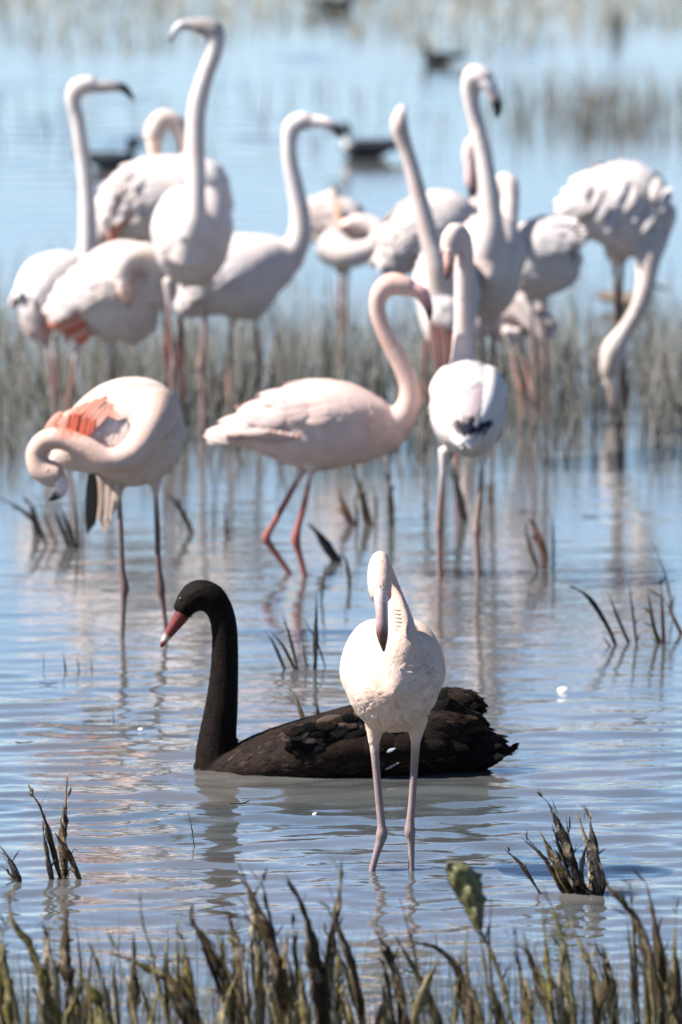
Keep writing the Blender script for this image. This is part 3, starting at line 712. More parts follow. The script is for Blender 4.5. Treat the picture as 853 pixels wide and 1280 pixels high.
# ------------------------------------------------------------------ black swan
SB = (0.0032, 0.0026, 0.0024)
SB2 = (0.015, 0.0092, 0.0068)  # browner black: sunlit sheen put into the feather colour
sw = []
r5 = np.random.default_rng(5)
def fan(x0, y0, x1, y1, n, spread, w, dr, d0=-.12, d1=-.14):
    for i in range(n):
        t = i / max(1, n - 1) - .5
        sw.append((x0 + r5.normal(0, 5), y0 + t * spread * .6, d0 + .1 * r5.random(), x1 + r5.normal(0, 4) - abs(t) * 10, y1 + t * spread, d1 + .12 * r5.random(), w, SB if i % 3 else SB2, dr))
fan(515, 908, 568, 866, 7, 16, 26, -.02)
fan(535, 888, 600, 878, 8, 18, 24, .14)
fan(535, 905, 604, 904, 8, 20, 26, .12)
fan(545, 925, 606, 924, 8, 18, 26, .08)
fan(555, 945, 630, 939, 9, 18, 22, -.04)
fan(520, 930, 590, 915, 8, 40, 30, .02)
fan(430, 905, 520, 905, 10, 30, 30, .02, -.16, -.15)
back = []
for i in range(110):
    t = r5.random(); x0 = 352 + 110 * t; y0 = 918 - 24 * t + r5.uniform(-6, 26)
    back.append((x0, y0, -.165 - .03 * r5.random(), x0 + 22 + r5.uniform(0, 12), y0 - 5 + r5.uniform(-4, 8), -.178 - .02 * r5.random(), 12, (SB, SB2, (.085, .056, .043))[i % 3], .07))  # brown mottling, its palest tone painted in for sunlight on the left back
wht = [(482, 940, -.20, 495, 935, -.215, 4, (.40, .42, .50), .03), (482, 962, -.205, 499, 953, -.21, 3, (.40, .37, .37), .05)]
bird('black_swan', 'black swan floating with raised ruffled wings behind the front flamingo', 'swan', None, (430, 962),
     [(247, 958, 0, 12, 16), (280, 964, 0, 44, 26), (335, 954, 0, 72, 40), (405, 942, 0, 88, 50), (475, 932, 0, 90, 56), (545, 930, 0, 72, 50), (588, 940, 0, 44, 30), (616, 941, 0, 20, 13), (637, 937, 0, 5, 4)],
     [(272, 962, 0, 27), (270, 944, 0, 26), (273, 915, 0, 23.5), (277, 884, 0, 21), (280, 850, 0, 18.5), (281.5, 815, 0, 17), (280.5, 785, 0, 16.5), (275, 763, 0, 17), (263, 747, 0, 19), (247, 745, 0, 20), (235, 754, 0, 17.5), (227, 766, 0, 13)],
     [(233, 760, 0, 13.5, (.085, .016, .013)), (226, 771, 0, 12, (.12, .022, .017)), (219, 781, 0, 10, (.15, .027, .02)), (211.5, 792, 0, 7.4, (.14, .026, .02)), (207.5, 798, 0, 6.2, (.55, .45, .42)), (206, 800.5, 0, 5.8, (.45, .33, .30)), (204, 804, 0, 4.8, (.16, .04, .035)), (201.5, 808, 0, 2.6, (.10, .03, .03))],
     [], fcol=SB2, ncol=(0.0085, 0.0058, 0.0049), fvar=1.1, mat=M_DARK, voxel=0.005, nfeather=9000, flen=0.026, fw=0.014, seed=20, lift=.07, smooth_it=4, wings=True, bumps=[[(505, 912, -.06, 34), (545, 890, -.06, 26), (580, 878, -.06, 17), (597, 880, -.06, 9), (602, 887, -.06, 4)], [(515, 925, -.1, 34), (560, 908, -.1, 26), (592, 905, -.1, 16), (605, 914, -.1, 6)], [(520, 905, .1, 34), (560, 880, .1, 22), (585, 876, .1, 12), (594, 882, .1, 4)], [(560, 946, -.04, 28), (600, 946, -.04, 18), (628, 940, -.04, 8), (641, 936, -.04, 3)]],
     wing_kw=dict(col=SB2, tip=SB, flen=.05, lift=.04, u0=.28, reach=.04), eyes=[(225.5, 748, -.027, 1.5)],
     extra=[('wing_feather', sw), ('back_feather', back), ('white_feather', wht)])

# ------------------------------------------------------------------ ducks and coots far behind
def duck(label, base, k, flip, bodyc, headc, breast, billc, seed, size=1.0):
    """k: body length in px, facing left unless flip"""
    x, y = base; f = -1 if flip else 1; L = k
    T = [(x - f * .50 * L, y - .10 * L, 0, .05 * L, .06 * L), (x - f * .40 * L, y - .14 * L, 0, .16 * L, .15 * L), (x - f * .15 * L, y - .15 * L, 0, .22 * L, .18 * L), (x + f * .15 * L, y - .15 * L, 0, .20 * L, .16 * L), (x + f * .38 * L, y - .19 * L, 0, .10 * L, .08 * L), (x + f * .54 * L, y - .24 * L, 0, .02 * L, .02 * L)]
    N = [(x - f * .36 * L, y - .16 * L, 0, .15 * L, breast), (x - f * .42 * L, y - .32 * L, 0, .10 * L, breast), (x - f * .44 * L, y - .46 * L, 0, .10 * L, headc), (x - f * .48 * L, y - .56 * L, 0, .13 * L, headc), (x - f * .56 * L, y - .55 * L, 0, .10 * L, headc)]
    B = [(x - f * .55 * L, y - .54 * L, 0, .07 * L, billc), (x - f * .66 * L, y - .50 * L, 0, .055 * L, billc), (x - f * .80 * L, y - .46 * L, 0, .05 * L, billc), (x - f * .86 * L, y - .45 * L, 0, .02 * L, billc)]
    bird('duck', label, 'duck', 'dark waterfowl far behind the flamingos', base, T, N, B, [], fcol=bodyc, ncol=headc, tcol=bodyc, mat=M_DARK, voxel=.006, nfeather=150, flen=.03, fw=.015,
         seed=seed, wings=True, wing_kw=dict(flen=.05, reach=.07, lift=.03, rows=5), smooth_it=4)
DK = (.020, .022, .028)
duck('dark headed duck with white breast behind the level flamingo bill', (462, 197), 66, False, DK, (.012, .016, .03), (.75, .73, .72), (.05, .05, .05), 31)
duck('dark duck swimming behind the preening flamingo back, facing right', (137, 211), 62, True, (.035, .04, .05), (.016, .02, .026), (.05, .05, .06), (.06, .06, .06), 32)
duck('small dark coot alone on pale open water', (550, 80), 40, False, (.02, .024, .022), (.012, .016, .016), (.02, .022, .022), (.35, .33, .3), 33)
duck('dark coot in front of the far grassy shallows', (418, 14), 48, True, (.03, .032, .028), (.02, .02, .018), (.03, .03, .028), (.3, .28, .26), 34)
duck('brown duck with dark head half hidden behind the feeding flamingo neck', (790, 385), 52, True, (.24, .17, .13), (.012, .022, .02), (.5, .45, .42), (.08, .08, .07), 35)

# ------------------------------------------------------------------ dead reed plants
BR = (.048, .030, .012); OL = (.105, .086, .020); DKB = (.012, .009, .006); YG = (.13, .125, .035); TAN = (.21, .17, .12); RED = (.075, .030, .020)
def stalk(root, O, D, pts, wpx, col, r, rag=0.6, name='stalk', flat=0.45, flakes=True):
    s = mpp(D)
    base = pts[0]
    off = r.uniform(-.04, .04)
    n = len(pts)
    rows = []
    acc = [0]
    for i in range(1, n): acc.append(acc[-1] + math.dist(pts[i], pts[i - 1]))
    tot = acc[-1]
    P3 = np.array([np.r_[np.array(at(x, y, D + off * (acc[i] / tot))), acc[i] / tot] for i, (x, y) in enumerate(pts)])
    X = catmull(P3, max(3, int(tot / (n - 1) / 6)))
    m = len(X)
    T, S, U = frames(X[:, :3], 'pt')
    bag = Bag(); seg = 8
    V = []; Fc = []; C = []
    ph = r.uniform(0, 6.28); tw = r.uniform(-2.5, 2.5)
    nz = r.normal(0, 1, m); nz = np.convolve(nz, np.ones(3) / 3, 'same')
    for i in range(m):
        t = X[i, 3]
        prof = (0.62 + 0.38 * math.sin(math.pi * min(1, t * 1.15))) * (1 - max(0, (t - .55) / .45) ** 1.6) + .06
        w = wpx * s * .5 * prof * (1 + rag * .45 * nz[i])
        w = max(w, .0012)
        a0 = ph + tw * t
        for k in range(seg):
            a = 2 * math.pi * k / seg
            q = (math.cos(a) * w * (1 + rag * .25 * r.normal()), math.sin(a) * w * flat * (1 + rag * .25 * r.normal()))
            x = q[0] * math.cos(a0 * .3) - q[1] * math.sin(a0 * .3); y = q[0] * math.sin(a0 * .3) + q[1] * math.cos(a0 * .3)
            V.append(X[i, :3] + S[i] * x + U[i] * y)
            cc = np.asarray(col) * r.uniform(.6, 1.5)
            if rag > .4 and r.random() < .10: cc = np.asarray(TAN) * r.uniform(.8, 1.7)  # random tan flecks, painted in as highlights on the stalk
            C.append(np.clip(cc, .006, .6))
    for i in range(m - 1):
        for k in range(seg):
            k2 = (k + 1) % seg
            Fc.append((i * seg + k, i * seg + k2, (i + 1) * seg + k2, (i + 1) * seg + k))
    Fc.append(tuple(range(seg))[::-1]); Fc.append(tuple((m - 1) * seg + k for k in range(seg)))
    bag.add(V, Fc, C)
    if flakes and wpx > 6:                       # torn leaf sheaths and flakes along the stalk
        for _ in range(int(tot / 9)):
            i = r.integers(1, m - 1)
            d = T[i] * r.uniform(.3, 1.2) + S[i] * r.normal(0, .3) + U[i] * r.normal(0, .25)
            nn = r.normal(0, 1, 3)
            cc = np.clip(np.asarray((col, col, DKB, TAN, OL)[r.integers(0, 5)]) * r.uniform(.6, 1.5), .006, .6)
            p = X[i, :3] + S[i] * r.normal(0, .3) * wpx * s * .5
            feather(bag, p, d, nn, min(wpx, 12) * s * r.uniform(.7, 2.4), min(wpx, 12) * s * r.uniform(.15, .34), cc, r.uniform(-.2, .3), .2, 3)
    return bag.build(name, M_REED, root, O, smooth=True)

def plant(label, group, stalks, seed, col=BR, name='dead_reed', rag=.6, base=None, wk=1.0):
    r = np.random.default_rng(seed + 500)
    b = base or (sum(p[0][0][0] for p in stalks) / len(stalks), sum(p[0][0][1] for p in stalks) / len(stalks))
    g = ground(*b)
    root = empty(name, g)
    tag(root, label, 'reed', group)
    for st in stalks:
        pts, w = st[0], st[1]; c = st[2] if len(st) > 2 else col
        D = ground(*pts[0]).y
        # carry the foot a little below the water surface
        dx = pts[0][0] - pts[1][0]; dy = max(6, pts[0][1] - pts[1][1]); k = 14 / dy
        pts = [(pts[0][0] + dx * k, pts[0][1] + 14)] + list(pts)
        stalk(root, np.array(g), D, pts, w * wk, c, r, rag)
    return root

FG = 'dead reeds in the near shallows'
NEAR = [
 ('ragged brown stub of three split reed stalks standing alone left of the swan', [([(76, 1100), (62, 1045), (50, 1008), (38, 990)], 10), ([(80, 1098), (79, 1050), (82, 1002), (85, 966)], 9, (.075, .05, .028)), ([(65, 1100), (58, 1062), (53, 1032)], 9, (.07, .05, .03)), ([(100, 1100), (86, 1068), (68, 1040)], 6), ([(88, 1072), (92, 1062), (97, 1063)], 4)]),
 ('short black reed stub leaning left at the edge of open water', [([(25, 1104), (14, 1078), (-2, 1054)], 12, DKB), ([(22, 1100), (12, 1092), (3, 1082)], 7, DKB)]),
 ('upright frayed olive reed beside the tall bent stalk', [([(12, 1300), (9, 1235), (3, 1185), (7, 1150)], 17, OL), ([(4, 1300), (2, 1240), (-2, 1165)], 12)]),
 ('tall bent olive reed stalk with swept back tip', [([(78, 1300), (56, 1228), (36, 1180), (16, 1152), (10, 1112)], 16, OL)]),
 ('thick frayed reed topped with pale seed tufts', [([(96, 1300), (90, 1240), (82, 1200), (84, 1132)], 15), ([(74, 1300), (68, 1240), (60, 1180), (68, 1146)], 15, TAN), ([(62, 1290), (60, 1230), (56, 1168)], 9, TAN), ([(104, 1290), (102, 1220), (95, 1148)], 5, OL)]),
 ('dark broken reed with long pointed blade lying to the left', [([(262, 1300), (226, 1240), (188, 1212), (137, 1190)], 15, OL), ([(245, 1300), (222, 1245), (206, 1205)], 22, BR), ([(215, 1290), (196, 1220), (190, 1190), (178, 1150), (176, 1106)], 5), ([(212, 1290), (208, 1240), (208, 1178)], 7, OL), ([(235, 1300), (224, 1230), (221, 1150)], 9, OL), ([(250, 1300), (238, 1240), (228, 1165)], 9, OL), ([(236, 1300), (232, 1260), (230, 1215)], 13, (.40, .35, .30))]),
 ('forked dark reed with whip thin tip', [([(302, 1300), (286, 1240), (263, 1190), (243, 1155), (241, 1127)], 15, BR), ([(290, 1300), (280, 1250), (262, 1205), (248, 1165)], 7, DKB)]),
 ('big ragged reed clump with pale torn seed heads', [([(348, 1300), (346, 1210), (330, 1158), (314, 1118), (301, 1086)], 18, BR), ([(356, 1290), (344, 1190), (334, 1130), (325, 1095)], 16, DKB), ([(302, 1290), (296, 1190), (290, 1160), (284, 1135)], 15, BR), ([(340, 1290), (334, 1190), (312, 1152), (290, 1146)], 9, BR), ([(325, 1290), (322, 1200), (316, 1140), (306, 1100)], 14, TAN), ([(312, 1290), (308, 1230), (300, 1180)], 10, (.34, .30, .26)), ([(330, 1300), (326, 1250), (318, 1200)], 8, (.3, .27, .24)), ([(342, 1300), (340, 1250), (338, 1185)], 11, (.38, .34, .30))]),
 ('amber brown reed stem rising beside black stalks', [([(344, 1300), (352, 1240), (358, 1175)], 18, (.17, .10, .025)), ([(376, 1290), (368, 1240), (360, 1195)], 18, DKB), ([(386, 1290), (370, 1200), (366, 1140)], 9, OL)]),
 ('long curved reed stalk leaning left, brown at its foot', [([(406, 1300), (396, 1232), (388, 1170), (376, 1128), (356, 1092)], 17, BR)]),
 ('crossed pair of dark reeds', [([(404, 1300), (409, 1225), (414, 1180), (424, 1120), (428, 1072)], 12, BR), ([(458, 1300), (441, 1212), (422, 1158), (407, 1132)], 17, BR), ([(420, 1300), (416, 1240), (417, 1180)], 8, (.36, .33, .32))]),
 ('stout dark reed with blunt frayed end', [([(508, 1300), (498, 1232), (484, 1190), (469, 1162)], 18, BR), ([(490, 1300), (487, 1240), (478, 1200)], 9, DKB), ([(470, 1300), (478, 1258), (505, 1240)], 7, (.30, .19, .10))]),
 ('slender dark reed crossed by a thin straight stem', [([(550, 1290), (528, 1238), (512, 1205)], 10, BR), ([(532, 1290), (520, 1200), (500, 1122)], 3, DKB)]),
 ('arched reed blade drooping over the water', [([(584, 1300), (578, 1228), (560, 1196), (532, 1180), (502, 1184)], 11, BR)]),
 ('short brown stump of reed', [([(588, 1305), (588, 1250), (581, 1206)], 20, (.07, .045, .03)), ([(600, 1300), (598, 1262), (592, 1230)], 9, OL)]),
 ('cluster of dark reed blades fanned at the right of open water', [([(735, 1118), (716, 1080), (702, 1042), (687, 1006), (671, 991)], 14, DKB), ([(676, 1118), (651, 1080), (631, 1062)], 8, BR), ([(706, 1118), (682, 1075), (652, 1047)], 10, BR), ([(716, 1117), (694, 1076), (674, 1037)], 8, BR), ([(739, 1114), (737, 1070), (727, 1032), (722, 1006)], 11, TAN), ([(748, 1118), (742, 1060), (737, 1018)], 12, (.06, .045, .04)), ([(718, 1117), (708, 1085), (703, 1050)], 12, DKB), ([(730, 1117), (727, 1085), (735, 1050)], 10, TAN), ([(722, 1118), (706, 1080), (690, 1030)], 12, DKB), ([(742, 1117), (744, 1080), (740, 1044)], 10, BR), ([(726, 1117), (714, 1070), (708, 1022)], 12, BR), ([(752, 1118), (752, 1090), (744, 1060)], 8, DKB), ([(712, 1118), (698, 1094), (690, 1072)], 10, OL)]),
 ('olive reed pair with streaky blades below the fanned cluster', [([(722, 1300), (706, 1192), (692, 1140), (678, 1105)], 13, (.10, .10, .04)), ([(692, 1300), (684, 1200), (677, 1128)], 11, OL), ([(706, 1300), (700, 1240), (704, 1180)], 10, TAN)]),
 ('long dark reed bowed left with two upright shoots', [([(832, 1300), (803, 1170), (778, 1128), (746, 1094)], 13, BR), ([(800, 1290), (791, 1150), (786, 1096)], 8, OL), ([(838, 1290), (820, 1160), (806, 1096)], 13, BR)]),
 ('thick brown reed at the right margin', [([(852, 1305), (848, 1235), (843, 1175)], 18, BR), ([(838, 1300), (843, 1200), (846, 1110)], 6, OL)]),
 ('leaning dark reed beside a brown stub', [([(698, 1300), (674, 1228), (655, 1178)], 13, BR), ([(655, 1300), (658, 1258), (657, 1222)], 18, (.08, .05, .03))]),
 ('spindly dark shoots between stout reeds', [([(770, 1300), (765, 1240), (752, 1180)], 12, BR), ([(745, 1300), (742, 1250), (735, 1190)], 10, OL), ([(620, 1300), (622, 1265), (616, 1225)], 9, OL)]),
 ('broad frayed stump half sunk among thin stems', [([(126, 1305), (124, 1270), (121, 1238)], 12, OL), ([(60, 1305), (56, 1272), (44, 1240)], 14, BR), ([(438, 1305), (432, 1270), (425, 1240)], 16, BR), ([(150, 1305), (146, 1260), (140, 1200)], 9, TAN)]),
]
for i, (lab, st) in enumerate(NEAR):
    plant(lab, FG, st, i, rag=.85, wk=1.0 if 'fanned' in lab else 1.3)

SHORT = {2: 'upright frayed reed', 3: 'tall bent stalk', 4: 'seed tufted reed', 5: 'broken reed', 6: 'forked reed', 7: 'big ragged clump', 8: 'amber stem', 9: 'long curved stalk',
         10: 'crossed reeds', 11: 'blunt stout reed', 12: 'reed crossed by a thin stem', 13: 'arched blade', 14: 'short brown stump', 16: 'streaky olive pair', 17: 'bowed reed', 18: 'thick marginal reed', 19: 'leaning dark reed', 20: 'spindly shoots'}
rq = np.random.default_rng(404)
for i in range(72):                            # slim olive shoots filling the fringe
    x = -10 + i * 12.2 + rq.uniform(-12, 12); y = rq.uniform(1288, 1312); h = rq.uniform(60, 140); ln = rq.normal(-.12, .16)
    ci = i % 4
    lab = '%s %s reed shoot %s beside the %s' % ('tall' if h > 105 else 'short' if h < 80 else 'middling', ('slim olive', 'slim ochre', 'slim dark brown', 'slim tan')[ci], 'leaning left' if ln < -.15 else 'leaning right' if ln > .03 else 'nearly straight', SHORT[min(SHORT, key=lambda k: abs(NEAR[k][1][0][0][0][0] - x))])
    plant(lab, 'slim shoots in the near fringe',
          [([(x, y), (x + ln * h * .4, y - h * .5), (x + ln * h * 1.1, y - h)], rq.uniform(6, 11), (OL, (.11, .09, .03), BR, (.14, .11, .05))[i % 4])], 200 + i, name='reed_shoot', rag=.95, wk=1.2)

# withered broad leaf on its stalk
g = ground(622, 1296)
root = empty('withered_leaf_plant', g)
tag(root, 'withered yellow green leaf curled on a bent stalk', 'plant', FG)
rl = np.random.default_rng(77); D = g.y; s = mpp(D)
stalk(root, np.array(g), D, [(648, 1312), (634, 1250), (618, 1200), (602, 1165), (590, 1135), (582, 1110)], 10, OL, rl, .5)
stalk(root, np.array(g), D, [(622, 1300), (612, 1190), (615, 1122)], 4, BR, rl, .3)
stalk(root, np.array(g), D, [(590, 1300), (583, 1200), (585, 1155)], 6, OL, rl, .4)
bag = Bag(); pts = catmull([(598, 1162, 5), (596, 1146, 10), (592, 1128, 15), (585, 1108, 19), (574, 1092, 17), (563, 1082, 9), (559, 1078, 2)], 5)
V = []; Fc = []; C = []
for i, (x, y, w) in enumerate(pts):
    j0 = max(0, i - 1); j1 = min(len(pts) - 1, i + 1)
    tx, ty = pts[j1][0] - pts[j0][0], pts[j1][1] - pts[j0][1]; l = math.hypot(tx, ty); nx, ny = -ty / l, tx / l
    for k in range(9):
        t = k / 4 - 1
        ww = w * (1 + .07 * rl.normal() * (abs(t) > .7))
        V.append(np.array(at(x + nx * ww * t, y + ny * ww * t, D - .02 + .05 * t * t + .006 * math.sin(i * .8 + abs(k - 4) * .9))))
        u = i / (len(pts) - 1); cc = (np.asarray((.075, .075, .018)) * (1 - u) + np.asarray((.20, .19, .085)) * u) * rl.uniform(.85, 1.15)
        if k in (0, 8): cc = np.asarray((.05, .035, .015))
        if k == 4: cc = np.asarray((.26, .24, .12))
        C.append(cc)
for i in range(len(pts) - 1):
    for k in range(8):
        a = i * 9 + k; Fc.append((a, a + 1, a + 10, a + 9))
bag.add(V, Fc, C)
lf = bag.build('leaf', M_REED, root, np.array(g))
sm = lf.modifiers.new('thickness', 'SOLIDIFY'); sm.thickness = .003

MG = 'dead reed stubs standing in the middle water'
MID = [
 ('row of charred looking reed blades in rippled water, right of the front flamingo', [([(770, 806), (758, 780), (737, 748), (713, 731)], 8, DKB), ([(786, 803), (774, 776), (766, 755), (758, 738)], 5, DKB), ([(796, 805), (792, 772), (786, 726)], 7, DKB), ([(823, 803), (816, 776), (809, 732)], 8, BR), ([(830, 804), (828, 762), (826, 722)], 10, RED), ([(852, 792), (840, 768), (834, 755)], 11, RED), ([(842, 770), (832, 720), (815, 675)], 2.5, DKB), ([(762, 807), (757, 800), (754, 794)], 6, DKB)]),
 ('reddish forked reed stub with a twiggy shoot beside it', [([(681, 712), (680, 690), (669, 660), (665, 636)], 12, RED), ([(673, 712), (662, 682), (656, 650)], 8, (.05, .025, .025)), ([(692, 712), (692, 680), (691, 646)], 4.5, DKB)]),
 ('fan of slim green black blades beside the swan neck', [([(356, 836), (341, 802), (330, 788)], 5.5, DKB), ([(369, 837), (353, 806), (336, 787)], 5, DKB), ([(372, 837), (364, 802), (353, 765)], 7, DKB), ([(384, 836), (381, 818), (378, 797)], 3.5, DKB), ([(394, 837), (395, 790), (396, 741)], 6, DKB), ([(407, 834), (396, 802), (379, 772)], 4.5, DKB)]),
 ('single thin reed blade with its reflection beside a taller one', [([(402, 752), (404, 730), (407, 702)], 6, DKB)]),
 ('crooked dark reed stub mirrored in the water', [([(437, 735), (436, 716), (430, 690)], 8, DKB)]),
 ('drooping frayed reed head under the striding flamingo', [([(421, 702), (408, 682), (395, 664), (383, 654)], 13, (.025, .022, .026)), ([(419, 700), (411, 690), (400, 672)], 8, DKB)]),
 ('cluster of stout dark stubs below the striding flamingo breast', [([(441, 656), (431, 636), (424, 616)], 11, RED), ([(463, 656), (453, 622), (440, 580)], 11, BR), ([(447, 657), (446, 640), (444, 618)], 9, DKB), ([(470, 653), (470, 630), (468, 604)], 6, DKB), ([(458, 655), (455, 640), (452, 612)], 9, DKB)]),
 ('blunt dark reed post standing alone', [([(490, 658), (489, 630), (487, 597)], 11, DKB)]),
 ('dark curved stubs between the legs of the flamingo seen from behind', [([(581, 650), (574, 618), (566, 580)], 12, DKB), ([(614, 632), (613, 615), (612, 598)], 9, BR), ([(534, 652), (533, 636), (531, 618)], 6, DKB)]),
 ('dark reed stems under the preening flamingo bill', [([(58, 682), (46, 655), (22, 634), (-4, 621)], 8, DKB), ([(47, 668), (43, 645), (36, 626)], 11, (.05, .04, .04)), ([(71, 680), (60, 655), (48, 624)], 5, DKB), ([(94, 684), (84, 655), (72, 628)], 6, DKB), ([(98, 685), (96, 650), (92, 612)], 6, DKB), ([(88, 684), (78, 660), (68, 632)], 6, DKB), ([(103, 682), (104, 650), (104, 610)], 4, DKB), ([(84, 682), (72, 650), (66, 630)], 4, DKB)]),
 ('bent dark twig behind the legs of the preening flamingo', [([(240, 666), (230, 645), (220, 628), (202, 613)], 7, (.05, .045, .045)), ([(233, 655), (233, 640), (234, 620)], 4, DKB), ([(228, 662), (224, 652), (221, 645)], 5, DKB)]),
 ('pair of small stubs on calm water left of the striding legs', [([(283, 668), (282, 645), (281, 627)], 8, (.045, .04, .045)), ([(267, 664), (267, 645), (267, 626)], 2.5, DKB)]),
 ('two short blades poking up behind the swan back', [([(384, 912), (376, 890), (370, 866)], 10, (.08, .06, .03)), ([(399, 900), (397, 886), (396, 872)], 4.5, BR)]),
 ('scatter of tiny reed tips left of the swan bill', [([(82, 837), (81, 828), (79, 817)], 3.5, DKB), ([(99, 838), (98, 830), (96, 821)], 2.5, DKB), ([(115, 838), (115, 830), (113, 819)], 3.5, DKB), ([(55, 832), (55, 825), (54, 817)], 2, DKB), ([(143, 904), (142, 895), (141, 884)], 2.5, DKB)]),
 ('lone thin cross shaped twig in the ripples left of the swan breast', [([(243, 1058), (240, 1036), (235, 1015)], 2.5, DKB), ([(243, 1044), (239, 1032), (245, 1030)], 1.5, DKB)]),
 ('slanting dark reed at the left rim of the reed bed', [([(22, 476), (12, 446), (-4, 424)], 9, DKB)]),
]
for i, (lab, st) in enumerate(MID):
    plant(lab, MG, st, 50 + i, DKB, rag=.35)

# ------------------------------------------------------------------ stuff: reed bed, thin grass, far shallows
def stems(name, label, cat, spots, seed, mat=M_STEM):
    """spots: (px, py, height_px, width_px, lean, colour)"""
    r = np.random.default_rng(seed)
    V = []; Fc = []; C = []
    for (px, py, hp, wp, lean, col) in spots:
        g = np.array(ground(px, py)); s = mpp(g[1]); h = hp * s; w = wp * s * .5
        az = r.uniform(0, 6.28); lx = lean * h; ly = r.normal(0, .12) * h
        bend = r.normal(0, .10) * h
        kink = r.uniform(.5, .9) if r.random() < .25 else None
        n = 4
        o = len(V)
        for i in range(n):
            t = i / (n - 1)
            c = g + np.array((lx * t + bend * t * t, ly * t, -.02 + h * t * (1 - .12 * t * abs(lean))))
            ww = w * (1 - .8 * t)
            for k in range(3):
                a = az + k * 2.094
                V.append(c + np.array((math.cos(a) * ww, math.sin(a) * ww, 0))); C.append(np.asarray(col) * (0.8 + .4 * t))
        for i in range(n - 1):
            for k in range(3):
                a = o + i * 3 + k; b = o + i * 3 + (k + 1) % 3
                Fc.append((a, b, b + 3, a + 3))
        Fc.append((o + 9, o + 10, o + 11))
    ob = mesh_obj(name, V, Fc, mat, None, C, True)
    tag(ob, label, cat, None, 'stuff')
    return ob

SC = [(.08, .08, .07), (.16, .16, .14), (.24, .24, .21), (.12, .13, .10), (.34, .32, .29), (.06, .055, .055), (.20, .17, .14)]
r9 = np.random.default_rng(9)
sp = []
while len(sp) < 5600:
    px = r9.uniform(-160, 1010); py = r9.triangular(395, 500, 606)
    # thinner in the middle lanes of open water, denser in clumps
    cl = .5 + .5 * math.sin(px * .021 + 1.3) * math.sin(py * .05 + px * .004) + .25 * math.sin(px * .11)
    if r9.random() > .22 + .75 * cl: continue
    if py > 520 and r9.random() < .45: continue
    if py > 500 and 735 < px < 815 and r9.random() < .75: continue
    sp.append((px, py, r9.uniform(40, 118) * (1 if py > 470 else .8), r9.uniform(.9, 2.6), r9.normal(0.02, .16), SC[r9.integers(0, len(SC))]))
for _ in range(240):                                   # coarser dark blades
    px = r9.uniform(-100, 950); py = r9.uniform(430, 585)
    sp.append((px, py, r9.uniform(45, 115), r9.uniform(3, 6), r9.normal(.0, .2), (.035, .033, .03)))
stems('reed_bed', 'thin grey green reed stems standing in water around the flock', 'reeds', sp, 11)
sp = []
for _ in range(420):
    px = r9.uniform(-80, 930); py = r9.uniform(330, 430)
    sp.append((px, py, r9.uniform(20, 70), r9.uniform(.8, 2.2), r9.normal(0, .18), SC[r9.integers(0, 4)]))
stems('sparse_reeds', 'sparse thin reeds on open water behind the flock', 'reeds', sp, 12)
sp = []
for _ in range(560):                                   # right-hand far reed line and thinner left stretch
    px = r9.normal(770, 80) if r9.random() < .62 else r9.uniform(-250, 1100); py = r9.uniform(110, 200) if px < 600 else r9.uniform(112, 178)
    sp.append((px, py, r9.uniform(20, 62), r9.uniform(1.2, 3.2), r9.normal(0, .12), ((.12, .105, .075), (.18, .16, .12), (.08, .075, .065))[r9.integers(0, 3)]))
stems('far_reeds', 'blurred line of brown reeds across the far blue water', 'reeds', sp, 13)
sp = []
for _ in range(9000):
    px = r9.uniform(-500, 1350); py = -200 + 255 * r9.random() ** .7 + 14 * math.sin(px * .013)
    if r9.random() < .5 and py > 28: continue
    sp.append((px, py, r9.uniform(12, 34), r9.uniform(2, 5), r9.normal(0, .25), ((.27, .27, .21), (.35, .34, .30), (.16, .17, .12), (.40, .38, .34))[r9.integers(0, 4)]))  # greyed olive tones: distance haze put into the grass colour
stems('far_marsh_grass', 'pale olive marsh grass on the far shallows', 'grass', sp, 14)
sp = []
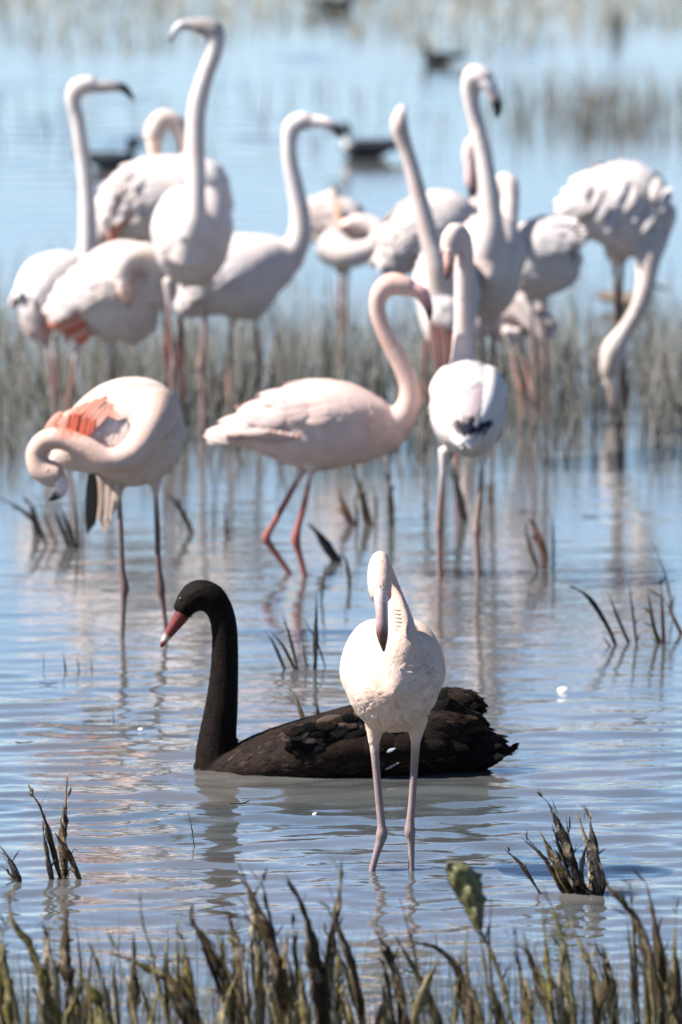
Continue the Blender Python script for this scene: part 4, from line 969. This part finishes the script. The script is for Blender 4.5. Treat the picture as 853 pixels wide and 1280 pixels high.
for _ in range(1100):
    px = r9.uniform(-40, 890); py = r9.uniform(1235, 1330)
    if 430 < px < 700 and r9.random() < .35: continue
    sp.append((px, py, r9.uniform(40, 125), r9.uniform(.8, 1.9), r9.normal(0, .10), ((.05, .045, .03), (.10, .09, .045), (.16, .14, .08))[r9.integers(0, 3)]))
stems('water_grass', 'hair thin grass stems among the near dead reeds', 'grass', sp, 15)

# dark post-like stub far behind, upper right
plant('dark upright stub in the far marsh grass', 'far stubs', [([(768, 44), (768, 25), (767, 4)], 16, (.06, .05, .04)), ([(774, 42), (775, 28), (776, 14)], 8, (.06, .05, .04))], 90)

# ------------------------------------------------------------------ floating white feathers
def float_feather(label, px, py, L, w, ang, seed):
    g = ground(px, py); s = mpp(g.y)
    o = empty('floating_feather', g); tag(o, label, 'feather', 'white feathers afloat')
    bag = Bag(); d = np.array((math.cos(ang), math.sin(ang) * 1.0, .55))
    for k in range(3):
        feather(bag, np.array((0, 0, .004)), d + np.array((0, .25 * (k - 1), .1 * k)), np.array((-.3, -.8, .6)), L * s, w * s, (.88, .87, .86), .1, .35, 5)
    bag.build('vane', M_FEATHER, o)
float_feather('curled white feather floating right of the swan tail', 698, 866, 13, 9, .5, 1)
float_feather('tiny white down feather floating left of the swan neck', 174, 914, 6, 5, .9, 2)
float_feather('speck of white down by the front flamingo legs', 391, 1020, 6, 3, .4, 3)

# ------------------------------------------------------------------ bits of floating reed litter
rt = np.random.default_rng(61)
for i, (px, py) in enumerate(((60, 856), (655, 640), (738, 646), (300, 1006), (620, 1010), (800, 900), (30, 930), (560, 800))):
    g = ground(px, py); o = empty('floating_twig', g); tag(o, 'sliver of dark reed litter afloat on the open water', 'twig', 'reed litter afloat')
    a = rt.uniform(-.5, .5); L = rt.uniform(.012, .03); d = np.array((math.cos(a), math.sin(a) * 2, 0))
    lf = Loft([np.r_[d * L * t + np.array((0, 0, .003 + .004 * t * t)), .0022 - .0009 * abs(t), .0016] for t in (-1, -.4, .3, 1)], 'pt', 3, 6, [DKB, BR, DKB, BR], 'leg', 1)
    v, f, c = lf.mesh(); mesh_obj('sliver', v, f, M_REED, o, c)
